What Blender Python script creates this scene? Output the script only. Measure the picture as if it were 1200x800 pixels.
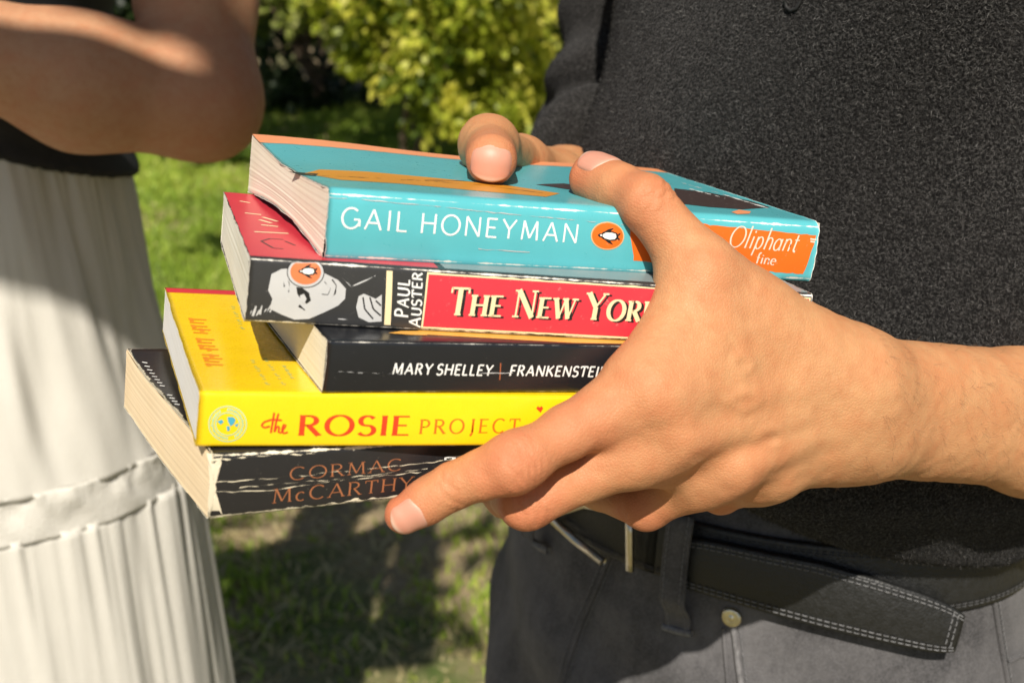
import bpy, math, random
import numpy as np
from mathutils import Matrix, Vector

for _o in list(bpy.data.objects):
    bpy.data.objects.remove(_o)
scene = bpy.context.scene
COL = scene.collection

# ------------------------------------------------------------------ camera, sky, sun, exposure
CAM_H, PITCH, FPX = 1.325, math.radians(20.0), 1400.0      # photograph is 1200 x 800
cam_data = bpy.data.cameras.new('camera')
cam_data.sensor_width = 36.0
cam_data.lens = 36.0 * FPX / 1200.0
cam_data.clip_start = 0.01
cam_data.clip_end = 400.0
cam_data.dof.use_dof = True
cam_data.dof.focus_distance = 0.455
cam_data.dof.aperture_fstop = 13.0
cam_data.dof.aperture_blades = 0
cam = bpy.data.objects.new('camera', cam_data)
COL.objects.link(cam)
cam.location = (0, 0, CAM_H)
cam.rotation_euler = (math.pi / 2 - PITCH, 0, 0)
scene.camera = cam

SUN_EL, SUN_AZ = math.radians(47.0), math.radians(-2.0)     # travels away from the camera and to its left
SUN_DIR = np.array([-math.sin(SUN_AZ) * math.cos(SUN_EL), math.cos(SUN_AZ) * math.cos(SUN_EL), -math.sin(SUN_EL)])
world = bpy.data.worlds.new('World')
scene.world = world
world.use_nodes = True
_nt = world.node_tree
_nt.nodes.clear()
_sky = _nt.nodes.new('ShaderNodeTexSky')
_sky.sky_type = 'NISHITA'
_sky.sun_disc = False
_sky.sun_elevation = SUN_EL
_sky.sun_rotation = math.pi - SUN_AZ
_bg = _nt.nodes.new('ShaderNodeBackground')
_bg.inputs['Strength'].default_value = 0.052
_wo = _nt.nodes.new('ShaderNodeOutputWorld')
_nt.links.new(_sky.outputs[0], _bg.inputs[0])
_nt.links.new(_bg.outputs[0], _wo.inputs[0])

sun_data = bpy.data.lights.new('sun', 'SUN')
sun_data.energy = 5.0
sun_data.angle = math.radians(0.55)
sun_data.color = (1.0, 0.93, 0.82)
sun = bpy.data.objects.new('sun', sun_data)
COL.objects.link(sun)
sun.rotation_euler = Vector(SUN_DIR).to_track_quat('-Z', 'Y').to_euler()
sun.location = (1.5, -4, 5)

scene.view_settings.view_transform = 'Standard'
scene.view_settings.look = 'None'
scene.view_settings.gamma = 1.0
scene.view_settings.exposure = 0.36
scene.view_settings.use_curve_mapping = False

# ------------------------------------------------------------------ pixel <-> world
CP, SP = math.cos(PITCH), math.sin(PITCH)
CAMP = np.array([0, 0, CAM_H])
AXR, AXD, AXF = np.array([1.0, 0, 0]), np.array([0, -SP, -CP]), np.array([0, CP, -SP])
B2W = np.stack([AXR, AXD, AXF], 1)                           # camera (right, down, forward) -> world


def P(px, py, z):
    """photograph pixel at depth z (metres along the view axis) -> world point"""
    return CAMP + B2W @ np.array([(px - 600) / FPX * z, (py - 400) / FPX * z, z])


def ray(px, py):
    d = B2W @ np.array([(px - 600) / FPX, (py - 400) / FPX, 1.0])
    return d / np.linalg.norm(d)


def ground_at(px, py):
    d = ray(px, py)
    return CAMP + d * (CAM_H / -d[2])


def unit(v):
    v = np.asarray(v, float)
    return v / (np.linalg.norm(v) + 1e-12)


# ------------------------------------------------------------------ object helpers
def tag(o, label=None, cat=None, group=None, kind=None):
    if label: o['label'] = label
    if cat: o['category'] = cat
    if group: o['group'] = group
    if kind: o['kind'] = kind
    return o


def mesh_obj(name, verts, faces, mat=None, parent=None, smooth=True, attrs=None):
    """verts (N,3) array, faces: (M,k) array or list of index lists"""
    me = bpy.data.meshes.new(name)
    verts = np.asarray(verts, np.float32)
    if isinstance(faces, np.ndarray):
        k = faces.shape[1]
        me.vertices.add(len(verts))
        me.vertices.foreach_set('co', verts.ravel())
        me.loops.add(faces.size)
        me.loops.foreach_set('vertex_index', faces.ravel().astype(np.int32))
        me.polygons.add(len(faces))
        me.polygons.foreach_set('loop_start', np.arange(0, faces.size, k, dtype=np.int32))
        me.polygons.foreach_set('loop_total', np.full(len(faces), k, np.int32))
        me.update(calc_edges=True)
    else:
        me.from_pydata([tuple(map(float, v)) for v in verts], [], [list(map(int, f)) for f in faces])
        me.update()
    me.validate()
    if smooth:
        me.polygons.foreach_set('use_smooth', np.ones(len(me.polygons), bool))
    if attrs:
        for an, av in attrs.items():
            at = me.attributes.new(an, 'FLOAT', 'POINT')
            at.data.foreach_set('value', np.asarray(av, np.float32))
    if mat: me.materials.append(mat)
    o = bpy.data.objects.new(name, me)
    COL.objects.link(o)
    if parent: o.parent = parent
    return o


def empty(name, loc=(0, 0, 0), matrix=None):
    o = bpy.data.objects.new(name, None)
    o.empty_display_size = 0.05
    COL.objects.link(o)
    if matrix is not None: o.matrix_world = matrix
    else: o.location = loc
    return o


def merge(*vf):
    """join several (verts, quad faces) into one"""
    V, F, n = [], [], 0
    for v, f in vf:
        V.append(np.asarray(v, float)); F.append(np.asarray(f, int) + n); n += len(v)
    return np.concatenate(V), np.concatenate(F)


def grid_faces(nu, nv, wrap_u=False, wrap_v=False):
    iu = np.arange(nu if wrap_u else nu - 1); iv = np.arange(nv if wrap_v else nv - 1)
    U, V = np.meshgrid(iu, iv, indexing='ij')
    a = U * nv + V; b = ((U + 1) % nu) * nv + V; c = ((U + 1) % nu) * nv + (V + 1) % nv; d = U * nv + (V + 1) % nv
    return np.stack([a, b, c, d], -1).reshape(-1, 4)


def tube(pts, radii, n=8, cap=True):
    """swept round tube, returns verts, quads"""
    pts = np.asarray(pts, float); radii = np.broadcast_to(np.asarray(radii, float), (len(pts),))
    tg = np.gradient(pts, axis=0); tg /= np.linalg.norm(tg, axis=1)[:, None] + 1e-12
    ref = np.array([0, 0, 1.0]) if abs(tg[0][2]) < .9 else np.array([1.0, 0, 0])
    V = []
    nrm = unit(np.cross(tg[0], ref))
    for i in range(len(pts)):
        nrm = unit(nrm - tg[i] * (nrm @ tg[i])); bi = np.cross(tg[i], nrm)
        an = np.arange(n) / n * 2 * math.pi
        V.append(pts[i] + radii[i] * (np.cos(an)[:, None] * nrm + np.sin(an)[:, None] * bi))
    V = np.concatenate(V); F = grid_faces(len(pts), n, wrap_v=True)
    if cap:
        c0 = len(V); V = np.concatenate([V, pts[:1], pts[-1:]])
        k = np.arange(n); k1 = (k + 1) % n
        F = np.concatenate([F, np.stack([k1, k, np.full(n, c0), np.full(n, c0)], 1),
                            np.stack([(len(pts) - 1) * n + k, (len(pts) - 1) * n + k1, np.full(n, c0 + 1), np.full(n, c0 + 1)], 1)])
    return V, F


def tri_ok(F):
    """quads with a repeated last index -> list of polygons"""
    return [list(f[:3]) if f[2] == f[3] else list(f) for f in F]


def ribbon(top, bot, nrm, thick):
    """strip with real thickness between two polylines; nrm: outward normals"""
    top = np.asarray(top); bot = np.asarray(bot); n = len(top)
    mid = (top + bot) / 2
    prof = []
    for w, o in ((0, 0), (0, 1), (.04, 1.15), (.5, 1.25), (.96, 1.15), (1, 1), (1, 0)):
        prof.append(top * (1 - w) + bot * w + nrm * (thick * o))
    V = np.stack(prof, 1).reshape(-1, 3)
    F = grid_faces(n, 7, wrap_v=True)
    F = tri_ok(F)
    F.append(list(range(7))); F.append([(n - 1) * 7 + k for k in range(6, -1, -1)])
    return V, F


# ------------------------------------------------------------------ numpy noise
def _hash(i, j, k, s):
    h = (i * 374761393 + j * 668265263 + k * 2147483647 + s * 1274126177) & 0xffffffff
    h = ((h ^ (h >> 13)) * 1274126177) & 0xffffffff
    return ((h ^ (h >> 16)) & 0xffff) / 65535.0


def vnoise(p, scale, seed=0):
    """value noise in -1..1 at points (N,3)"""
    q = np.asarray(p, float) * scale + 1000.0
    i = np.floor(q).astype(np.int64); f = q - i; f = f * f * (3 - 2 * f)
    r = 0
    for dx in (0, 1):
        for dy in (0, 1):
            for dz in (0, 1):
                w = (f[:, 0] if dx else 1 - f[:, 0]) * (f[:, 1] if dy else 1 - f[:, 1]) * (f[:, 2] if dz else 1 - f[:, 2])
                r = r + w * _hash(i[:, 0] + dx, i[:, 1] + dy, i[:, 2] + dz, seed)
    return r * 2 - 1


# ------------------------------------------------------------------ implicit surfaces -> one continuous mesh
def smin(a, b, k):
    h = np.clip(.5 + .5 * (b - a) / k, 0, 1)
    return b + (a - b) * h - k * h * (1 - h)


def smax(a, b, k):
    return -smin(-a, -b, k)


def cone(p, a, b, r1, r2, n=None, s=1.0):
    """tapered capsule, optionally flattened by s along n"""
    a = np.asarray(a); b = np.asarray(b); ba = b - a
    t = np.clip(((p - a) @ ba) / (ba @ ba + 1e-12), 0, 1)
    v = p - a - t[:, None] * ba
    r = r1 + (r2 - r1) * t
    if n is not None:
        c = v @ n
        v = v + n * (c * (1 / s - 1))[:, None]
        return (np.linalg.norm(v, axis=1) - r) * min(1, (1 + s) / 2)
    return np.linalg.norm(v, axis=1) - r


def mesh_sdf(fn, lo, hi, h, m=8, newton=1):
    lo = np.asarray(lo, float); hi = np.asarray(hi, float)
    nb = np.ceil((hi - lo) / (h * m)).astype(int); n = nb * m
    ctr = [lo[i] + (np.arange(nb[i]) * m + (m - 1) / 2) * h for i in range(3)]
    C = np.stack(np.meshgrid(*ctr, indexing='ij'), -1).reshape(-1, 3)
    D = fn(C)
    act = np.nonzero(np.abs(D) < m * h * 1.35)[0]
    vals = np.where(D < 0, -1.0, 1.0).astype(np.float32).reshape(nb)
    vals = vals.repeat(m, 0).repeat(m, 1).repeat(m, 2)
    blk = vals.reshape(nb[0], m, nb[1], m, nb[2], m).transpose(0, 2, 4, 1, 3, 5)
    off = np.stack(np.meshgrid(*[np.arange(m)] * 3, indexing='ij'), -1).reshape(-1, 3)
    bi = np.stack(np.unravel_index(act, nb), 1)
    for c0 in range(0, len(act), 400):
        bb = bi[c0:c0 + 400]
        pts = lo + (bb[:, None, :] * m + off[None]) * h
        d = fn(pts.reshape(-1, 3)).reshape(len(bb), m, m, m)
        blk[bb[:, 0], bb[:, 1], bb[:, 2]] = d
    vals = np.ascontiguousarray(blk.transpose(0, 3, 1, 4, 2, 5)).reshape(n)
    ins = vals < 0
    cnt = np.zeros(n - 1, np.int8)
    for dx in (0, 1):
        for dy in (0, 1):
            for dz in (0, 1):
                cnt += ins[dx:n[0] - 1 + dx, dy:n[1] - 1 + dy, dz:n[2] - 1 + dz]
    I = np.stack(np.nonzero((cnt > 0) & (cnt < 8)), 1)
    dims = n - 1
    key = (I[:, 0] * dims[1] + I[:, 1]) * dims[2] + I[:, 2]
    acc = np.zeros((len(I), 3)); cn = np.zeros(len(I))
    cor = [(x, y, z) for x in (0, 1) for y in (0, 1) for z in (0, 1)]
    for a in cor:
        for ax in range(3):
            if a[ax]: continue
            b = list(a); b[ax] = 1
            v0 = vals[I[:, 0] + a[0], I[:, 1] + a[1], I[:, 2] + a[2]]; v1 = vals[I[:, 0] + b[0], I[:, 1] + b[1], I[:, 2] + b[2]]
            cr = (v0 < 0) != (v1 < 0)
            t = np.where(cr, v0 / np.where(cr, v0 - v1, 1), 0)
            pos = np.repeat(np.array(a, float)[None], len(I), 0); pos[:, ax] += t
            acc[cr] += pos[cr]; cn += cr
    V = lo + (I + acc / cn[:, None]) * h
    F = []
    for ax in range(3):
        sl0 = [slice(None)] * 3; sl1 = [slice(None)] * 3
        sl0[ax] = slice(0, -1); sl1[ax] = slice(1, None)
        E = np.stack(np.nonzero(ins[tuple(sl0)] != ins[tuple(sl1)]), 1)
        u, w = (ax + 1) % 3, (ax + 2) % 3
        ok = (E[:, u] > 0) & (E[:, w] > 0) & (E[:, u] < dims[u]) & (E[:, w] < dims[w])
        E = E[ok]
        flip = ~ins[E[:, 0], E[:, 1], E[:, 2]]
        q = []
        for du, dw in ((1, 1), (0, 1), (0, 0), (1, 0)):
            c = E.copy(); c[:, u] -= du; c[:, w] -= dw
            q.append(np.searchsorted(key, (c[:, 0] * dims[1] + c[:, 1]) * dims[2] + c[:, 2]))
        q = np.stack(q, 1)
        q[flip] = q[flip][:, ::-1]
        F.append(q)
    F = np.concatenate(F)
    for _ in range(newton):
        e = h * .5; d0 = fn(V)
        g = np.stack([fn(V + np.eye(3)[i] * e) - d0 for i in range(3)], 1) / e
        st = d0 / np.maximum((g * g).sum(1), .2)
        V = V - g * np.clip(st, -h * .8, h * .8)[:, None]
    return V, F


def sdf_normals(fn, V, e=.0008):
    g = np.stack([fn(V + np.eye(3)[i] * e) - fn(V - np.eye(3)[i] * e) for i in range(3)], 1)
    return g / (np.linalg.norm(g, axis=1)[:, None] + 1e-12)


def trace(fn, o, d, tmax=3.0, t0=0.0, back=.75):
    """march rays (N) onto the implicit surface"""
    o = np.atleast_2d(o).astype(float); d = np.atleast_2d(d).astype(float)
    t = np.full(len(o), t0)
    for _ in range(90):
        t = np.minimum(t + fn(o + d * t[:, None]) * back, tmax)
    return o + d * t[:, None]


def px_on(fn, pts, lift=0.0, t0=.3):
    """photograph pixels -> points on the implicit surface they fall on, lifted along its normal"""
    d = np.array([ray(x, y) for x, y in pts])
    h = trace(fn, np.repeat(CAMP[None], len(d), 0), d, 3.0, t0)
    n = sdf_normals(fn, h, .002)
    return h + n * lift, n


# ------------------------------------------------------------------ materials
def mat_new(name):
    m = bpy.data.materials.new(name)
    m.use_nodes = True
    nt = m.node_tree
    b = nt.nodes['Principled BSDF']
    return m, nt, b


def N(nt, typ, **kw):
    n = nt.nodes.new(typ)
    for k, v in kw.items():
        if k.startswith('_'):
            setattr(n, k[1:], v)
        else:
            n.inputs[k.replace('__', ' ')].default_value = v
    return n


def ramp(nt, src, stops):
    r = nt.nodes.new('ShaderNodeValToRGB')
    el = r.color_ramp.elements
    while len(el) < len(stops): el.new(.5)
    for e, (p, c) in zip(el, stops):
        e.position = p
        e.color = (c, c, c, 1) if isinstance(c, (int, float)) else (*c, 1)
    nt.links.new(src, r.inputs[0])
    return r.outputs[0]


def mixc(nt, fac, a, b, mode='MIX'):
    m = nt.nodes.new('ShaderNodeMix'); m.data_type = 'RGBA'; m.blend_type = mode
    for i, v in ((0, fac), (6, a), (7, b)):
        if hasattr(v, 'is_linked'): nt.links.new(v, m.inputs[i])
        elif i == 0: m.inputs[0].default_value = v
        else: m.inputs[i].default_value = (*v, 1)
    return m.outputs[2]


def math_n(nt, op, a, b=0.0, clamp=False):
    m = nt.nodes.new('ShaderNodeMath'); m.operation = op; m.use_clamp = clamp
    for i, v in ((0, a), (1, b)):
        if hasattr(v, 'is_linked'): nt.links.new(v, m.inputs[i])
        else: m.inputs[i].default_value = v
    return m.outputs[0]


def coords(nt, scale=(1, 1, 1)):
    tc = nt.nodes.new('ShaderNodeTexCoord'); mp = nt.nodes.new('ShaderNodeMapping')
    mp.inputs['Scale'].default_value = scale
    nt.links.new(tc.outputs['Object'], mp.inputs[0])
    return mp.outputs[0]


def noise(nt, vec, scale, detail=4, rough=.55):
    n = N(nt, 'ShaderNodeTexNoise', Scale=scale, Detail=detail, Roughness=rough)
    nt.links.new(vec, n.inputs['Vector'])
    return n.outputs['Fac']


def bump(nt, b, height, strength=.3, dist=.001, prev=None):
    n = nt.nodes.new('ShaderNodeBump')
    n.inputs['Strength'].default_value = strength; n.inputs['Distance'].default_value = dist
    nt.links.new(height, n.inputs['Height'])
    if prev is not None: nt.links.new(prev, n.inputs['Normal'])
    nt.links.new(n.outputs[0], b.inputs['Normal'])
    return n.outputs[0]


def plain(name, col, rough=.5, var=.12, scale=60, bmp=0.0, metal=0.0, spec=.5):
    m, nt, b = mat_new(name)
    v = coords(nt)
    f = noise(nt, v, scale)
    c = mixc(nt, ramp(nt, f, [(.3, 0.0), (.7, 1.0)]), [x * (1 - var) for x in col], [min(1, x * (1 + var)) for x in col])
    nt.links.new(c, b.inputs['Base Color'])
    b.inputs['Roughness'].default_value = rough; b.inputs['Metallic'].default_value = metal
    b.inputs['Specular IOR Level'].default_value = spec
    if bmp: bump(nt, b, noise(nt, v, scale * 5), bmp, .0005)
    return m


def srgb(r, g, b):
    return tuple((c / 255 / 12.92) if c / 255 <= .04045 else ((c / 255 + .055) / 1.055) ** 2.4 for c in (r, g, b))

# ================================================================== THE SETTING: lawn, grass, shrubs, trees
rng = np.random.default_rng(7)


def build_ground():
    m, nt, b = mat_new('lawn_soil')
    v = coords(nt)
    big = ramp(nt, noise(nt, v, 1.6, 6, .6), [(.36, 0.0), (.56, 1.0)])
    fine = noise(nt, v, 40, 5, .7)
    soil = mixc(nt, fine, (.15, .11, .065), (.48, .38, .23))
    green = mixc(nt, fine, (.035, .075, .012), (.10, .17, .03))
    nt.links.new(mixc(nt, big, green, soil), b.inputs['Base Color'])
    b.inputs['Roughness'].default_value = .95
    b.inputs['Specular IOR Level'].default_value = .1
    bump(nt, b, fine, .8, .02)
    # one sheet out to the horizon, fine near the camera
    xs = np.concatenate([[-150, -60, -25, -12], np.linspace(-6, 6, 61), [12, 25, 60, 150]])
    ys = np.concatenate([[-60, -20, -6], np.linspace(-2, 12, 71), [18, 30, 60, 150]])
    X, Y = np.meshgrid(xs, ys, indexing='ij')
    pts = np.stack([X, Y, 0 * X], -1).reshape(-1, 3)
    near = np.clip(1 - np.abs(pts[:, 0]) / 10, 0, 1) * np.clip(1 - np.abs(pts[:, 1] - 4) / 12, 0, 1)
    pts[:, 2] = vnoise(pts, 1.3, 3) * .012 * near
    o = mesh_obj('ground', pts, grid_faces(len(xs), len(ys))[:, ::-1], m)
    tag(o, kind='structure')


def grass_material():
    m, nt, b = mat_new('grass_blade')
    v = coords(nt)
    at = nt.nodes.new('ShaderNodeAttribute'); at.attribute_name = 'tone'
    c = ramp(nt, at.outputs['Fac'], [(0, (.12, .19, .02)), (.45, (.29, .42, .04)), (.8, (.48, .54, .09)), (.88, (.44, .36, .17)), (1, (.60, .52, .29))])
    nt.links.new(c, b.inputs['Base Color'])
    b.inputs['Roughness'].default_value = .6
    tr = nt.nodes.new('ShaderNodeBsdfTranslucent'); nt.links.new(c, tr.inputs[0])
    mx = nt.nodes.new('ShaderNodeMixShader'); mx.inputs[0].default_value = .35
    nt.links.new(b.outputs[0], mx.inputs[1]); nt.links.new(tr.outputs[0], mx.inputs[2])
    nt.links.new(mx.outputs[0], nt.nodes['Material Output'].inputs[0])
    return m


def build_grass():
    n = 330000
    y = 1.2 + rng.random(n) ** .85 * 7.2
    x = (rng.random(n) - .5) * (1.4 + y * 1.05)
    p = np.stack([x, y, 0 * x], 1)
    dens = vnoise(p, 1.1, 11) * .6 + vnoise(p, 3.3, 12) * .5 + vnoise(p, 9, 13) * .25 + np.clip((y - 2.2) / 1.6, 0, 1) * .75
    keep = rng.random(n) < np.clip(dens + .38, .22, 1)
    p = p[keep]; dens = dens[keep]; n = len(p)
    dry = (rng.random(n) < np.clip(.65 - dens * 1.1, .05, .85))
    h = (.014 + rng.random(n) * .026) * (1 + .8 * np.clip(dens, 0, 1)) * np.where(dry, .75, 1)
    an = rng.random(n) * 6.283; w = .0014 + rng.random(n) * .0022 + p[:, 1] * .0006
    lean = rng.random(n) * np.where(dry, 3.2, .9); la = rng.random(n) * 6.283
    d = np.stack([np.cos(an), np.sin(an), 0 * an], 1)
    l = np.stack([np.cos(la), np.sin(la), 0 * la], 1)
    up = np.array([0, 0, 1.0])
    b0 = p - d * w[:, None]; b1 = p + d * w[:, None]
    mid = p + up * (h * .6)[:, None] + l * (h * lean * .35)[:, None]
    tip = p + up * h[:, None] + l * (h * lean)[:, None]
    V = np.stack([b0, b1, mid + d * (w * .7)[:, None], tip, mid - d * (w * .7)[:, None]], 1).reshape(-1, 3)
    k = np.arange(n)[:, None] * 5
    F = np.concatenate([k + np.array([[0, 1, 2, 4]]), k + np.array([[4, 2, 3, 3]])])
    tri = k + np.array([[4, 2, 3]])
    quad = k + np.array([[0, 1, 2, 4]])
    # quads split to triangles so that one array holds everything
    T = np.concatenate([quad[:, [0, 1, 2]], quad[:, [0, 2, 3]], tri])
    tone = np.clip(.5 + vnoise(p, 2.2, 21) * .35 + (rng.random(n) - .5) * .5 - np.clip(dens, -.5, .8) * .12, 0, .85)
    tone = np.where(dry, .88 + .12 * rng.random(n), tone)
    o = mesh_obj('grass', V, T, grass_material(), smooth=False, attrs={'tone': np.repeat(tone, 5)})
    tag(o, 'short patchy lawn grass with bare soil between, dappled with shade', 'grass', kind='stuff')


def leaf_material(name, dark, light, yellow):
    m, nt, b = mat_new(name)
    at = nt.nodes.new('ShaderNodeAttribute'); at.attribute_name = 'tone'
    v = coords(nt)
    f = math_n(nt, 'ADD', at.outputs['Fac'], math_n(nt, 'MULTIPLY', math_n(nt, 'SUBTRACT', noise(nt, v, 60, 2), .5), .25))
    c = ramp(nt, f, [(0, dark), (.6, light), (1, yellow)])
    nt.links.new(c, b.inputs['Base Color'])
    b.inputs['Roughness'].default_value = .42
    b.inputs['Specular IOR Level'].default_value = .45
    tr = nt.nodes.new('ShaderNodeBsdfTranslucent'); nt.links.new(c, tr.inputs[0])
    mx = nt.nodes.new('ShaderNodeMixShader'); mx.inputs[0].default_value = .5
    nt.links.new(b.outputs[0], mx.inputs[1]); nt.links.new(tr.outputs[0], mx.inputs[2])
    nt.links.new(mx.outputs[0], nt.nodes['Material Output'].inputs[0])
    return m


def leaves(pos, size, tone, droop=.5, out=None):
    """one folded leaf (4 triangles) at every position"""
    n = len(pos)
    d = rng.normal(size=(n, 3)); d[:, 2] -= droop
    if out is not None: d += out * .8

    d /= np.linalg.norm(d, axis=1)[:, None]
    r = rng.normal(size=(n, 3)); s = np.cross(d, r); s /= np.linalg.norm(s, axis=1)[:, None]
    nn = np.cross(s, d)
    L = size * (.6 + .8 * rng.random(n))[:, None]; W = L * .27
    V = np.stack([pos, pos + d * L * .35 + s * W + nn * L * .07, pos + d * L * .72 + s * W * .75 + nn * L * .04, pos + d * L - nn * L * .1,
                  pos + d * L * .72 - s * W * .75 + nn * L * .04, pos + d * L * .35 - s * W + nn * L * .07], 1).reshape(-1, 3)
    k = np.arange(n)[:, None] * 6
    T = np.concatenate([k + np.array([[0, 1, 5]]), k + np.array([[1, 2, 4]]), k + np.array([[1, 4, 5]]), k + np.array([[2, 3, 4]])])
    return V, T, np.repeat(tone, 6)


def crown_points(lobes, n, inner=.45):
    """lobes: (centre, radii). Clumped points near their shells"""
    vol = np.array([r[0] * r[1] * r[2] for c, r in lobes]) ** .67
    P_, O_, T_ = [], [], []
    for (c, r), k in zip(lobes, (vol / vol.sum() * n).astype(int)):
        nc = max(6, k // 38)
        u = rng.normal(size=(nc, 3)); u /= np.linalg.norm(u, axis=1)[:, None]
        rad = inner + (1 - inner) * rng.random(nc) ** .5
        cc = np.array(c) + u * rad[:, None] * np.array(r)
        which = rng.integers(0, nc, k)
        spread = .16 * np.array(r).mean()
        q = cc[which] + rng.normal(size=(k, 3)) * spread
        P_.append(q); O_.append(u[which]); T_.append(np.clip(.52 + rng.normal(size=nc) * .30, 0, 1)[which] + rng.normal(size=k) * .12)
    return np.concatenate(P_), np.concatenate(O_), np.clip(np.concatenate(T_), 0, 1)


bark_mat = None


def plant(name, base, lobes, n, size, mat, label, cat, group=None, trunk_r=.05, stems=1, droop=.5, shade_limb=None, twigs=14):
    """a tree or bush: trunk with limbs, and a crown of leaves"""
    global bark_mat
    if bark_mat is None:
        bark_mat = plain('bark', (.13, .09, .06), .9, .4, 30, .8)
    root = empty(name, base)
    tag(root, label, cat, group)
    base = np.asarray(base, float)
    parts = []
    ctr = np.mean([c for c, r in lobes], 0)
    if shade_limb is not None:
        parts.append(tube(np.array(shade_limb), np.array([.075, .07, .065, .06, .056, .052, .047, .044, .042, .040, .034]), 12))
    for sidx in range(stems):
        off = np.array([rng.normal() * .05, rng.normal() * .05, 0]) * (stems > 1)
        top = ctr + rng.normal(size=3) * .1
        ts = np.linspace(0, 1, 7)[:, None]
        path = (base + off) * (1 - ts) + top * ts
        path += np.sin(ts * 6 + sidx) * np.array([[.02, .015, 0]]) * (1 + stems * .5)
        path[0, 2] = -.03
        parts.append(tube(path, trunk_r * (1 - .65 * ts[:, 0]), 9))
        for k in range(twigs // stems):
            c, r = lobes[rng.integers(len(lobes))]
            t = .25 + .7 * rng.random(); st = (base + off) * (1 - t) + top * t
            en = np.array(c) + rng.normal(size=3) * np.array(r) * .45
            tt = np.linspace(0, 1, 5)[:, None]
            pp = st * (1 - tt) + en * tt + np.array([[0, 0, .08]]) * np.sin(tt * 3.14)
            parts.append(tube(pp, trunk_r * .38 * (1 - .8 * tt[:, 0]), 6))
    V, F = merge(*parts)
    tk = mesh_obj('trunk', V - base, tri_ok(F), bark_mat, root)
    pos, out, tone = crown_points(lobes, n)
    pos[:, 2] = np.maximum(pos[:, 2], .03)
    V, T, tn = leaves(pos, size, tone, droop, out)
    mesh_obj('crown', V - base, T, mat, root, smooth=False, attrs={'tone': tn})
    return root


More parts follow.
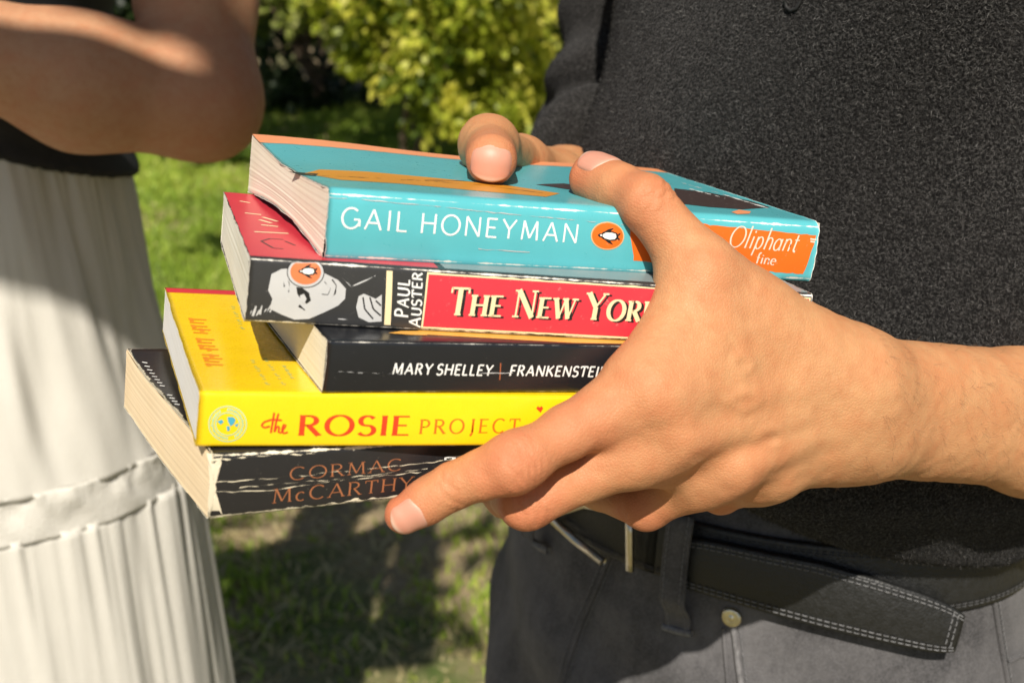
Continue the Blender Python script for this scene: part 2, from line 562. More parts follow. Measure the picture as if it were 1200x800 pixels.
def build_plants():
    bright = leaf_material('leaf_yellow_green', (.07, .12, .014), (.42, .48, .04), (.78, .73, .12))
    mid = leaf_material('leaf_green', (.05, .09, .015), (.19, .28, .04), (.48, .50, .10))
    deep = leaf_material('leaf_shade_dark', (.012, .025, .008), (.03, .06, .014), (.07, .10, .03))  # the shade of the back growth is put into this leaf colour
    olive = leaf_material('leaf_olive', (.08, .12, .025), (.22, .28, .06), (.44, .45, .14))

    def at(px, D, z):   # a point at ground distance D in the direction of a pixel column
        return np.array([(px - 600) / FPX * (D * CP + (CAM_H - z) * SP), D, z])
    # the bright bush in the middle of the background: hangs over a short bare stem
    plant('flowering_bush', at(462, 5.9, 0), [(at(480, 5.8, .75), (.30, .3, .30)), (at(545, 5.8, .62), (.33, .3, .34)), (at(440, 5.8, 1.05), (.42, .4, .36)),
          (at(560, 5.9, 1.05), (.5, .4, .42)), (at(600, 6.0, .48), (.28, .28, .30)), (at(500, 6.0, 1.5), (.6, .5, .4)), (at(520, 5.7, .42), (.16, .16, .14))],
          13000, .052, bright, 'bright yellow-green leafy bush in the middle of the background above the books', 'bush', 'shrubs along the lawn edge', .02, 3)
    plant('leafy_shrub', at(668, 6.4, 0), [(at(640, 6.2, .35), (.35, .3, .36)), (at(700, 6.3, .5), (.45, .35, .5)), (at(650, 6.4, .95), (.5, .4, .4)),
          (at(760, 6.4, .8), (.5, .4, .8)), (at(610, 6.6, 1.3), (.5, .4, .4))],
          7500, .055, mid, 'green bushy shrub in the background just left of the rolled black sleeve', 'bush', 'shrubs along the lawn edge', .04, 3)
    plant('small_tree', at(205, 6.9, 0), [(at(350, 6.3, .80), (.34, .3, .17)), (at(300, 6.4, .86), (.35, .3, .16)), (at(255, 6.2, .95), (.4, .4, .2)), (at(330, 6.5, 1.5), (.8, .7, .45)),
          (at(300, 6.3, 2.2), (1.1, .9, .6)), (at(420, 6.7, 2.0), (.8, .7, .5)), (at(220, 6.6, 1.5), (.7, .6, .6))],
          11000, .06, olive, 'small olive-green tree whose low branches overhang the dark gap behind the woman\'s elbow', 'tree', None, .07, 1)
    # growth behind, its leaf colour darkened for deep shade, each shrub its own thing
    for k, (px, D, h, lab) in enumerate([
        (120, 8.6, 1.5, 'shade-darkened shrub at the far left edge of the background'),
        (250, 8.9, 1.7, 'shade-darkened shrub behind the bare elbow'),
        (370, 8.4, 1.6, 'shade-darkened shrub in the shaded gap left of the bright bush'),
        (500, 8.8, 1.9, 'shade-darkened shrub hidden behind the bright bush'),
        (640, 8.5, 1.8, 'shade-darkened shrub behind the green bushy shrub'),
        (790, 8.7, 1.8, 'shade-darkened shrub behind the black sweater'),
        (-40, 8.2, 1.7, 'shade-darkened shrub beyond the left edge behind the white skirt'),
        (950, 8.4, 1.8, 'shade-darkened shrub beyond the torso on the right')]):
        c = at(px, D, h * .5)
        plant('shade_dark_shrub', at(px, D, 0), [((c[0], c[1], h * .3), (.75, .5, h * .34)), ((c[0] + .15, c[1], h * .72), (.65, .5, h * .32)), ((c[0] - .3, c[1] + .1, h * .6), (.5, .45, h * .35))],
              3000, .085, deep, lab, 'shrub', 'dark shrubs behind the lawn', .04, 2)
    # low ground plants in the shade at the lawn's edge
    for k, (px, D, s, lab) in enumerate([(395, 5.6, .11, 'low leafy weed at the lawn edge below the bright bush'), (225, 6.3, .16, 'low green weed clump under the bare elbow'),
                                         (560, 5.5, .12, 'low weed clump at the foot of the green shrubs')]):
        c = at(px, D, s * .7)
        plant('weed_clump', at(px, D, 0), [(c, (s * 1.6, s, s * .8))], 220, .06, mid, lab, 'plant', 'weeds at the lawn edge', .008, 2, -.6, twigs=4)
    # tall shade tree to the right, out of the picture; its crown dapples the lawn and the shrubs
    lob = []
    for (x, y, z, r) in [(2.4, 1.3, 3.3, .7), (.15, .35, 3.3, .40), (.95, .75, 3.4, .50), (-.15, 1.25, 3.5, .42), (1.5, 1.5, 3.6, .55), (.45, -.35, 3.2, .22), (-.55, .25, 3.2, .30),
                         (3.2, 2.2, 3.8, .8), (2.3, 3.0, 3.9, .6), (-1.0, 1.3, 3.5, .4), (1.9, .4, 3.3, .5), (-1.2, .05, 3.3, .34), (-.85, -.55, 3.2, .18), (-.2, -.72, 3.2, .2), (.1, -.2, 3.2, .2), (-.25, 3.6, 4.1, .45), (.15, 4.1, 4.2, .5), (-.6, 4.5, 4.3, .5)]:
        lob.append(((x, y, z), (r, r, r * .55)))
    # bare branch added unseen above the camera to shade the forearm on the left
    A, Bp = P(296, 200, .86) - SUN_DIR * 1.5, P(-80, 132, .79) - SUN_DIR * 1.5
    shade_limb = [np.array([2.6, 1.6, 2.9]), np.array([1.6, 1.3, 3.4]), np.array([.3, .9, 3.6]), np.array([-.9, .4, 3.4]), np.array([-1.25, .0, 3.0]), Bp + np.array([-.45, .05, .35]), Bp + np.array([-.15, 0, .05]), Bp, A * .35 + Bp * .65, A * .7 + Bp * .3, A]
    plant('shade_tree', (2.7, 1.6, 0), lob, 5200, .11, mid, 'tall shade tree right of the picture whose crown dapples the lawn', 'tree', None, .13, 1, twigs=40, shade_limb=shade_limb)


build_ground()
build_grass()
build_plants()

# ================================================================== BOOKS
POSES = {   # rotation (columns: along the spine, spine to fore-edge, up) and spine's lower left corner in camera axes, thickness, length, width
    'bottom': ([[0.8691, -0.4827, 0.1081], [-0.009, -0.234, -0.9722], [0.4945, 0.844, -0.2077]], [-0.09437, 0.05516, 0.36974], 0.0215, 0.198, 0.125),
    'yellow': ([[0.9318, -0.3402, 0.1261], [0.0287, -0.2775, -0.9603], [0.3617, 0.8985, -0.2488]], [-0.09745, 0.0328, 0.36746], 0.0183, 0.198, 0.1334),
    'black': ([[0.9146, -0.3842, 0.1263], [0.0157, -0.2783, -0.9604], [0.4041, 0.8803, -0.2485]], [-0.05994, 0.01659, 0.37593], 0.0177, 0.198, 0.129),
    'red': ([[0.9503, -0.2847, 0.1263], [0.0453, -0.2749, -0.9604], [0.3082, 0.9184, -0.2483]], [-0.08511, -0.00592, 0.37901], 0.0213, 0.2027, 0.1275),
    'blue': ([[0.9151, -0.3826, 0.1272], [0.0173, -0.278, -0.9604], [0.4028, 0.8811, -0.2478]], [-0.0614, -0.026, 0.3858], 0.0238, 0.1938, 0.1298),
}


class Book:
    def __init__(s, key):
        R, t, s.th, s.L, s.W = POSES[key]
        u, _, v = np.linalg.svd(np.array(R)); s.Rc = u @ v
        s.key = key
        s.R = B2W @ s.Rc; s.t = CAMP + B2W @ np.array(t)
        s.top = lambda a, b: 0 * a          # warp of the upper and the lower face, metres
        s.bot = lambda a, b: 0 * a
        s.ch_t = (.0014, .0014); s.ch_b = (.0014, .0014); s.bulge = .0004
        s.rag = .6

    def w(s, loc):
        return np.asarray(loc) @ s.R.T + s.t

    def local(s, wp):
        return (np.asarray(wp) - s.t) @ s.R

    def px(s, face, px, py):
        """pixel -> (u, v) on the spine (a, c) or on the front cover (a, b)"""
        o = s.local(CAMP); d = ray(px, py) @ s.R
        k = 1 if face == 'spine' else 2
        lv = 0.0 if face == 'spine' else s.th
        h = o + d * ((lv - o[k]) / d[k])
        return np.array([h[0], h[2] if face == 'spine' else h[1]])

    def prof(s):
        """cover outline (b, c): lower board, spine, upper board"""
        cb, ct, th = s.ch_b, s.ch_t, s.th
        pts = [(b, 0.0) for b in np.linspace(s.W, cb[0], 34)]
        for a in np.linspace(0, 1, 6)[1:]:
            pts.append((cb[0] * (1 - math.sin(a * math.pi / 2)), cb[1] * (1 - math.cos(a * math.pi / 2))))
        for q in np.linspace(0, 1, 16)[1:]:
            pts.append((-s.bulge * math.sin(q * math.pi), cb[1] + (th - ct[1] - cb[1]) * q))
        for a in np.linspace(0, 1, 6)[1:]:
            pts.append((ct[0] * (1 - math.cos(a * math.pi / 2)), th - ct[1] * (1 - math.sin(a * math.pi / 2))))
        pts += [(b, th) for b in np.linspace(ct[0], s.W, 34)[1:]]
        return np.array(pts)

    def warp(s, q):
        q = np.array(q, float)
        f = np.clip(q[:, 2] / s.th, 0, 1)
        q[:, 2] += f * s.top(q[:, 0], q[:, 1]) + (1 - f) * s.bot(q[:, 0], q[:, 1])
        return q

    def on(s, face, uv, off):
        """(u, v) -> local 3D point on the printed surface, lifted by off"""
        uv = np.atleast_2d(uv)
        if face == 'spine':
            pr = s.prof(); i0, i1 = 33, 33 + 5 + 15 + 5
            seg = pr[i0:i1 + 1]
            b = np.interp(uv[:, 1], seg[:, 1], seg[:, 0])
            return s.warp(np.stack([uv[:, 0], b - off, uv[:, 1]], 1))
        b = np.maximum(uv[:, 1], s.ch_t[0])
        q = s.warp(np.stack([uv[:, 0], b, np.full(len(uv), s.th)], 1)); q[:, 2] += off
        return q

    def make(s, label, cover_mat, page_mat, inset=.0006, wav=.0004, seed=0):
        s.root = empty('paperback_book', matrix=Matrix([[*s.R[0], s.t[0]], [*s.R[1], s.t[1]], [*s.R[2], s.t[2]], [0, 0, 0, 1]]))
        tag(s.root, label, 'book', 'books stacked in the hands')
        pr = s.prof(); na = 90
        aa = np.linspace(0, s.L, na)
        # outer and inner skin of the card
        tn = np.gradient(pr, axis=0); tn /= np.linalg.norm(tn, axis=1)[:, None]
        nin = np.stack([-tn[:, 1], tn[:, 0]], 1) * -1
        inner = pr + np.stack([tn[:, 1], -tn[:, 0]], 1) * -.00034 * -1
        cen = np.array([s.W / 2, s.th / 2])
        if np.linalg.norm(inner[45] - cen) > np.linalg.norm(pr[45] - cen):
            inner = pr - (inner - pr)
        ring = np.concatenate([pr, inner[::-1]])
        V = np.zeros((na, len(ring), 3))
        V[:, :, 0] = aa[:, None]; V[:, :, 1] = ring[None, :, 0]; V[:, :, 2] = ring[None, :, 1]
        # ragged, bumped ends of the card
        for e, sg in ((0, 1), (na - 1, -1)):
            q = V[e].copy() * 1.0; q[:, 0] = seed
            V[e, :, 0] += sg * (.0003 + .0002 * vnoise(q, 500, seed + e) + .00035 * vnoise(q, 90, seed + e + 5)) * s.rag
        Vf = s.warp(V.reshape(-1, 3))
        F = grid_faces(na, len(ring), wrap_v=True)
        F = [list(f) for f in F]
        nr = len(ring); npf = len(pr)
        for e in (0, na - 1):
            for k in range(npf - 1):
                q = [e * nr + k, e * nr + k + 1, e * nr + nr - 2 - k, e * nr + nr - 1 - k]
                F.append(q if e else q[::-1])
        # how far each point lies from the card's folds and ends, in millimetres
        fold = np.array([min(abs(i - 36), abs(i - 55)) for i in range(npf)])
        arc = np.concatenate([[0], np.cumsum(np.linalg.norm(np.diff(pr, axis=0), axis=1))])
        df = np.minimum(np.abs(arc - arc[36]), np.abs(arc - arc[55])); dr = np.minimum(arc, arc[-1] - arc)
        df = np.concatenate([df, df[::-1]]); dr = np.concatenate([dr, dr[::-1]])
        de = np.minimum(aa, s.L - aa)
        fo = np.broadcast_to(df[None], (na, nr)) * 1000
        en = np.minimum(np.broadcast_to(dr[None], (na, nr)), np.broadcast_to(de[:, None], (na, nr))) * 1000
        mesh_obj('cover', Vf, F, cover_mat, s.root, attrs={'fold': fo.ravel(), 'rim': en.ravel()})
        # the block of pages: rows of uneven leaf edges
        nc, nb = 46, 40
        b0, b1, c0, c1 = .0008, s.W - .0006, .00045, s.th - .00045
        bb = np.linspace(b0, b1, nb); cc = np.linspace(c0, c1, nc)
        rg = np.random.default_rng(seed + 3)
        jit = rg.normal(size=nc) * wav * .35
        faces, verts = [], []

        def sheet(fn_, nu, nv, flip):
            U, W_ = np.meshgrid(np.linspace(0, 1, nu), np.linspace(0, 1, nv), indexing='ij')
            q = fn_(U.ravel(), W_.ravel())
            f = grid_faces(nu, nv)
            if flip: f = f[:, ::-1]
            verts.append(q); faces.append(f + sum(len(x) for x in verts[:-1]))
        jf = lambda w: np.interp(w * (nc - 1), np.arange(nc), jit)
        ins = inset
        lft = lambda u, w: np.stack([ins + jf(w) + .0002 * vnoise(np.stack([u * 3, w * 2, 0 * u + seed], 1), 1, seed), b0 + (b1 - b0) * u, c0 + (c1 - c0) * w], 1)
        rgt = lambda u, w: np.stack([s.L - ins - jf(w), b0 + (b1 - b0) * u, c0 + (c1 - c0) * w], 1)
        fore = lambda u, w: np.stack([ins + (s.L - 2 * ins) * u, b1 + jf(w), c0 + (c1 - c0) * w], 1)
        sheet(lft, nb, nc, True); sheet(rgt, nb, nc, False); sheet(fore, nb, nc, True)
        Vp = s.warp(np.concatenate(verts))
        mesh_obj('page_block', Vp, np.concatenate(faces), page_mat, s.root)
        return s

    def patch(s, name, face, quad, mat, off=.00009, nu=24, nv=6, parent=None, px=True, ragged=0.0, seed=0):
        """printed colour panel: four corners, in pixels or (u, v)"""
        q = np.array([s.px(face, *p) for p in quad]) if px else np.array(quad, float)
        U, V_ = np.meshgrid(np.linspace(0, 1, nu), np.linspace(0, 1, nv), indexing='ij')
        U, V_ = U.ravel()[:, None], V_.ravel()[:, None]
        uv = (q[0] * (1 - U) + q[1] * U) * (1 - V_) + (q[3] * (1 - U) + q[2] * U) * V_
        if ragged:
            e = np.concatenate([U, V_], 1); bd = ((e == 0) | (e == 1)).any(1)
            z = np.concatenate([uv, 0 * uv[:, :1] + seed], 1)
            uv[bd] += np.stack([vnoise(z[bd], 700, seed), vnoise(z[bd], 700, seed + 9)], 1) * ragged
        return mesh_obj(name, s.on(face, uv, off), grid_faces(nu, nv), mat, parent or s.root)

    def blob(s, name, face, pts, mat, off=.00012, parent=None, px=True, steps=0):
        """printed shape with a free outline (fan about its middle); long edges are split"""
        q = np.array([s.px(face, *p) for p in pts]) if px else np.array(pts, float)
        if steps:
            r = []
            for i in range(len(q)):
                for k in range(steps): r.append(q[i] + (q[(i + 1) % len(q)] - q[i]) * k / steps)
            q = np.array(r)
        c = q.mean(0)
        rings = [c + (q - c) * f for f in (1, .66, .33)]
        n = len(q)
        V = np.concatenate(rings + [c[None]])
        F = [[r * n + i, r * n + (i + 1) % n, (r + 1) * n + (i + 1) % n, (r + 1) * n + i] for r in range(2) for i in range(n)]
        F += [[2 * n + i, 2 * n + (i + 1) % n, 3 * n] for i in range(n)]
        return mesh_obj(name, s.on(face, V, off), F, mat, parent or s.root)

    def oval(s, name, face, cpx, rx, ry, mat, off, parent=None, n=36, clip=0):
        return s.blob(name, face, [(cpx[0] + rx * math.cos(t), max(clip, cpx[1] + ry * math.sin(t))) for t in np.arange(n) / n * 6.2832], mat, off, parent)

    def lines(s, name, face, polys, width, mat, off=.00014, parent=None, px=True, wob=0.0, seed=0, each=False):
        """printed or worn strokes along pixel polylines; width in metres"""
        if each:
            return [s.lines(name, face, [pl], width, mat, off + .00001 * i, parent, px, wob, seed + i) for i, pl in enumerate(polys)][0]
        V, F = [], []
        for pi, pl in enumerate(polys):
            q = np.array([s.px(face, *p) for p in pl]) if px else np.array(pl, float)
            seg = np.concatenate([[0], np.cumsum(np.linalg.norm(np.diff(q, axis=0), axis=1))])
            m = max(3, int(seg[-1] / .0008) + 2)
            tt = np.linspace(0, seg[-1], m)
            q = np.stack([np.interp(tt, seg, q[:, i]) for i in (0, 1)], 1)
            ww = np.full(m, width)
            if wob:
                z = np.stack([tt, 0 * tt + pi, 0 * tt + seed], 1)
                q[:, 1] += vnoise(z, 350, seed) * wob
                ww = width * np.clip(.45 + vnoise(z, 600, seed + 3) * .8 + vnoise(z, 120, seed + 4) * .7, .01, 1.5)
            tg = np.gradient(q, axis=0); tg /= np.linalg.norm(tg, axis=1)[:, None] + 1e-9
            nn = np.stack([-tg[:, 1], tg[:, 0]], 1) * ww[:, None] / 2
            b0 = len(V) and sum(len(x) for x in V)
            V.append(np.stack([q + nn, q - nn], 1).reshape(-1, 2))
            F.append(grid_faces(m, 2) + b0)
        o = mesh_obj(name, s.on(face, np.concatenate(V), off), np.concatenate(F), mat, parent or s.root)
        if len(polys) > 1: tag(o, kind='stuff')
        return o

    def text(s, name, face, string, p0, p1, ptop, style, mat, off=.00014, parent=None, shift=(0, 0)):
        """lettering from p0 to p1 along the baseline (pixels); ptop: pixel above p0 at cap height"""
        a = s.px(face, *p0); b = s.px(face, *p1); tpt = s.px(face, *ptop)
        e1 = b - a; ln = np.linalg.norm(e1); e1 = e1 / ln
        e2 = np.array([-e1[1], e1[0]])
        if face == 'top': e2 = np.array([-e1[1], e1[0]])
        h = (tpt - a) @ e2
        V, F, tot = layout(string, style)
        sx = ln / tot
        uv = a + np.outer(V[:, 0] * sx + V[:, 1] * style.get('slant', 0) * abs(h), e1) + np.outer(V[:, 1] * h, e2) + np.array(shift)
        return mesh_obj(name, s.on(face, uv, off), F, mat, parent or s.root)


# ------------------------------------------------------------------ a small stroke alphabet (cap height 1)
def arc(cx, cy, rx, ry, a0, a1, n=18):
    t = np.radians(np.linspace(a0, a1, n))
    return np.stack([cx + rx * np.cos(t), cy + ry * np.sin(t)], 1)


def ln_(*p):
    return np.array(p, float)


def cat_(*a):
    return np.concatenate(a)


# glyph: width, strokes (points, weight: None = by direction, 'k' thick, 't' thin), serif feet (x, y)
GL = {
    'A': (.82, [(ln_((.02, 0), (.40, 1)), 't'), (ln_((.40, 1), (.80, 0)), 'k'), (ln_((.15, .34), (.66, .34)), 't')], [(.02, 0), (.80, 0)]),
    'C': (.80, [(arc(.45, .5, .43, .5, 48, 312, 30), None)], []),
    'E': (.60, [(ln_((.08, 0), (.08, 1)), 'k'), (ln_((.08, .97), (.58, .97)), 't'), (ln_((.08, .52), (.50, .52)), 't'), (ln_((.08, .03), (.60, .03)), 't')], [(.08, 0), (.08, 1)]),
    'F': (.56, [(ln_((.08, 0), (.08, 1)), 'k'), (ln_((.08, .97), (.56, .97)), 't'), (ln_((.08, .50), (.48, .50)), 't')], [(.08, 0), (.08, 1)]),
    'G': (.86, [(arc(.45, .5, .43, .5, 48, 340, 30), None), (ln_((.86, .45), (.86, .12)), 'k'), (ln_((.58, .45), (.88, .45)), 't')], []),
    'H': (.80, [(ln_((.08, 0), (.08, 1)), 'k'), (ln_((.72, 0), (.72, 1)), 'k'), (ln_((.08, .52), (.72, .52)), 't')], [(.08, 0), (.08, 1), (.72, 0), (.72, 1)]),
    'I': (.20, [(ln_((.10, 0), (.10, 1)), 'k')], [(.10, 0), (.10, 1)]),
    'J': (.40, [(cat_(ln_((.28, 1), (.28, .1)), arc(.08, .1, .2, .28, 0, -75, 8)), 'k')], [(.28, 1)]),
    'K': (.74, [(ln_((.08, 0), (.08, 1)), 'k'), (ln_((.66, 1), (.10, .42)), 't'), (ln_((.26, .58), (.74, 0)), 'k')], [(.08, 0), (.08, 1), (.66, 1), (.72, 0)]),
    'L': (.54, [(ln_((.08, 0), (.08, 1)), 'k'), (ln_((.08, .03), (.54, .03)), 't')], [(.08, 0), (.08, 1)]),
    'M': (.98, [(ln_((.08, 0), (.14, 1)), 't'), (ln_((.14, 1), (.49, .1)), 'k'), (ln_((.49, .1), (.84, 1)), 't'), (ln_((.84, 1), (.90, 0)), 'k')], [(.08, 0), (.90, 0), (.12, 1), (.86, 1)]),
    'N': (.84, [(ln_((.08, 0), (.08, 1)), 't'), (ln_((.08, 1), (.76, 0)), 'k'), (ln_((.76, 0), (.76, 1)), 't')], [(.08, 0), (.76, 1), (.06, 1)]),
    'O': (.94, [(arc(.47, .5, .45, .5, 0, 360, 40), None)], []),
    'P': (.62, [(ln_((.08, 0), (.08, 1)), 'k'), (cat_(ln_((.08, .97), (.30, .97)), arc(.30, .72, .28, .25, 90, -90, 16), ln_((.30, .47), (.08, .47))), None)], [(.08, 0), (.08, 1)]),
    'R': (.70, [(ln_((.08, 0), (.08, 1)), 'k'), (cat_(ln_((.08, .97), (.30, .97)), arc(.30, .74, .27, .23, 90, -90, 16), ln_((.30, .51), (.08, .51))), None), (ln_((.30, .51), (.68, 0)), 'k')], [(.08, 0), (.08, 1), (.68, 0)]),
    'S': (.58, [(cat_(arc(.29, .74, .25, .24, 30, 245, 18), arc(.27, .26, .28, .26, 65, -150, 18)), None)], []),
    'T': (.70, [(ln_((.35, 0), (.35, 1)), 'k'), (ln_((0, .97), (.70, .97)), 't'), (ln_((.01, .99), (.0, .80)), 't'), (ln_((.69, .99), (.70, .80)), 't')], [(.35, 0)]),
    'U': (.78, [(cat_(ln_((.08, 1), (.08, .32)), arc(.38, .32, .30, .32, 180, 360, 18), ln_((.68, .32), (.68, 1))), None)], [(.08, 1), (.68, 1)]),
    'W': (1.12, [(ln_((.02, 1), (.30, 0)), 'k'), (ln_((.30, 0), (.56, 1)), 't'), (ln_((.56, 1), (.82, 0)), 'k'), (ln_((.82, 0), (1.10, 1)), 't')], [(.02, 1), (1.10, 1), (.56, 1)]),
    'Y': (.76, [(ln_((.02, 1), (.38, .48)), 'k'), (ln_((.74, 1), (.38, .48)), 't'), (ln_((.38, .48), (.38, 0)), 'k')], [(.02, 1), (.74, 1), (.38, 0)]),
    '|': (.10, [(ln_((.05, -.15), (.05, 1.15)), 't')], []),
    'a': (.50, [(arc(.22, .27, .21, .28, 20, 380, 22), None), (ln_((.43, .56), (.43, .06), (.50, .02)), 'k')], []),
    'c': (.48, [(arc(.26, .30, .24, .31, 50, 310, 22), None)], []),
    'e': (.48, [(cat_(ln_((.04, .32), (.44, .34)), arc(.24, .30, .22, .30, 8, 310, 22)), None)], []),
    'f': (.34, [(cat_(arc(.30, .80, .14, .22, 70, 180, 8), ln_((.16, .8), (.16, -.02))), 'k'), (ln_((.02, .56), (.32, .56)), 't')], []),
    'h': (.52, [(ln_((.08, 0), (.08, 1.04)), 'k'), (cat_(arc(.27, .36, .18, .22, 175, 0, 12), ln_((.45, .36), (.45, .0))), None)], []),
    'i': (.20, [(ln_((.10, 0), (.10, .58)), 'k'), (ln_((.09, .76), (.12, .84)), 'k')], []),
    'l': (.20, [(ln_((.10, 0), (.10, 1.06)), 'k')], []),
    'n': (.52, [(ln_((.08, 0), (.08, .58)), 'k'), (cat_(arc(.27, .36, .18, .22, 175, 0, 12), ln_((.45, .36), (.45, .0))), None)], []),
    'p': (.52, [(ln_((.08, -.34), (.08, .58)), 'k'), (arc(.27, .29, .20, .29, 170, -170, 20), None)], []),
    't': (.34, [(cat_(ln_((.14, .80), (.14, .14)), arc(.26, .12, .12, .12, 180, 290, 8)), 'k'), (ln_((.0, .56), (.32, .56)), 't')], []),
}


def layout(string, st):
    """-> verts (N,2), quads, total width.  st: thick, thin, serif, track; small capitals after '_' """
    V, F, x, n = [], [], 0.0, 0
    k_, t_, sf, trk = st['thick'], st['thin'], st.get('serif', 0), st.get('track', .2)

    def add(p, w):
        nonlocal n
        p = np.asarray(p, float)
        tg = np.gradient(p, axis=0); tg /= np.linalg.norm(tg, axis=1)[:, None] + 1e-9
        if np.isscalar(w): w = np.full(len(p), w)
        nn = np.stack([-tg[:, 1], tg[:, 0]], 1) * w[:, None] / 2
        V.append(np.stack([p + nn, p - nn], 1).reshape(-1, 2)); F.append(grid_faces(len(p), 2) + n); n += 2 * len(p)
    sc = 1.0
    for chh in string:
        if chh == '_': sc = st.get('small', .75); continue
        if chh == '^': sc = 1.0; continue
        if chh == ' ': x += st.get('space', .45); continue
        wd, strokes, feet = GL[chh]
        for p, wt in strokes:
            q = []
            for i in range(len(p) - 1):
                m = 6 if len(p) < 4 else 1
                for j in range(m): q.append(p[i] + (p[i + 1] - p[i]) * j / m)
            q.append(p[-1]); q = np.array(q) * sc
            tg = np.gradient(q, axis=0); tg /= np.linalg.norm(tg, axis=1)[:, None] + 1e-9
            if wt == 'k': w = np.full(len(q), k_)
            elif wt == 't': w = np.full(len(q), t_)
            else: w = t_ + (k_ - t_) * np.abs(tg[:, 1]) ** 1.3
            add(q + np.array([x, 0]), w * (1 if sc == 1 else .9))
        if sf:
            for fx, fy in feet:
                yy = fy * sc + (t_ * .4 if fy < .5 else -t_ * .4)
                add([(x + fx * sc - sf, yy), (x + fx * sc, yy), (x + fx * sc + sf, yy)], t_ * .9)
        x += wd * sc + trk
    return np.concatenate(V), np.concatenate(F), x - trk


# ------------------------------------------------------------------ print and paper materials
def cover_material(name, col, rough=.35, wear_fold=.8, wear_rim=.9, paper=(.78, .74, .66), scuff=.3, seed=0.0, coat=.25):
    """printed card: rubs through to white paper along folds and ends"""
    m, nt, b = mat_new(name)
    v = coords(nt)
    va = nt.nodes.new('ShaderNodeVectorMath'); va.operation = 'ADD'; nt.links.new(v, va.inputs[0]); va.inputs[1].default_value = (seed, seed, 0)
    v = va.outputs[0]
    fo = nt.nodes.new('ShaderNodeAttribute'); fo.attribute_name = 'fold'
    ri = nt.nodes.new('ShaderNodeAttribute'); ri.attribute_name = 'rim'
    n1 = noise(nt, v, 260, 6, .7); n2 = noise(nt, v, 55, 3, .6)
    nn = math_n(nt, 'MULTIPLY', n1, n2)
    # wear where the distance is below a noisy threshold
    tf = math_n(nt, 'MULTIPLY', math_n(nt, 'SUBTRACT', nn, .16), wear_fold * 7)
    tr = math_n(nt, 'MULTIPLY', math_n(nt, 'SUBTRACT', nn, .12), wear_rim * 7)
    wf = math_n(nt, 'MULTIPLY', math_n(nt, 'SUBTRACT', tf, fo.outputs['Fac']), 4.0, True)
    wr = math_n(nt, 'MULTIPLY', math_n(nt, 'SUBTRACT', tr, ri.outputs['Fac']), 4.0, True)
    wear = math_n(nt, 'MAXIMUM', wf, wr)
    sc = ramp(nt, noise(nt, v, 900, 4, .8), [(.66, 0.0), (.74, scuff)])
    wear = math_n(nt, 'MAXIMUM', wear, sc)
    body = mixc(nt, n2, [c * .88 for c in col], [min(1, c * 1.1) for c in col])
    nt.links.new(mixc(nt, wear, body, paper), b.inputs['Base Color'])
    r = math_n(nt, 'ADD', math_n(nt, 'MULTIPLY', wear, .4), math_n(nt, 'ADD', math_n(nt, 'MULTIPLY', n1, .2), rough - .1))
    nt.links.new(r, b.inputs['Roughness'])
    b.inputs['Coat Weight'].default_value = coat; b.inputs['Coat Roughness'].default_value = .25
    h = math_n(nt, 'SUBTRACT', math_n(nt, 'MULTIPLY', n2, .6), wear)
    bump(nt, b, h, .18, .0003)
    return m


def print_material(name, col, rough=.4, rub=.35, paper=(.78, .74, .66), scale=420, coat=.2):
    """ink on card with rubbed specks"""
    m, nt, b = mat_new(name)
    v = coords(nt)
    n1 = noise(nt, v, scale, 5, .75); n2 = noise(nt, v, 45, 3)
    body = mixc(nt, n2, [c * .9 for c in col], [min(1, c * 1.08) for c in col])
    nt.links.new(mixc(nt, ramp(nt, n1, [(.62, 0.0), (.72, rub)]), body, paper), b.inputs['Base Color'])
    b.inputs['Roughness'].default_value = rough
    b.inputs['Coat Weight'].default_value = coat; b.inputs['Coat Roughness'].default_value = .25
    bump(nt, b, n1, .12, .0002)
    return m


def page_material(name, col, dark=.8, lines=3600, var=.5):
    """stacked leaf edges: fine uneven layers across the thickness"""
    m, nt, b = mat_new(name)
    v = coords(nt, (10, 10, lines))
    f = noise(nt, v, 1.0, 3, .7)
    v2 = coords(nt); g = noise(nt, v2, 40, 4)
    c = mixc(nt, ramp(nt, f, [(.32, 0.0), (.62, 1.0)]), [x * dark for x in col], col)
    c = mixc(nt, ramp(nt, g, [(.35, 0.0), (.75, var)]), c, [col[0] * .86, col[1] * .78, col[2] * .66])
    nt.links.new(c, b.inputs['Base Color'])
    b.inputs['Roughness'].default_value = .9; b.inputs['Specular IOR Level'].default_value = .15
    bump(nt, b, f, .18, .0002)
    return m


SANS = dict(thick=.105, thin=.095, track=.26, space=.42)
SANSB = dict(thick=.17, thin=.145, track=.22, space=.30, slant=.09)
PAUL = dict(thick=.18, thin=.13, track=.20, small=.86, slant=.12)
SERIF = dict(thick=.15, thin=.055, serif=.11, track=.22)
SERIFB = dict(thick=.20, thin=.075, serif=.13, track=.18, small=.76, space=.34)
ITAL = dict(thick=.10, thin=.045, serif=0, track=.13, slant=.28)


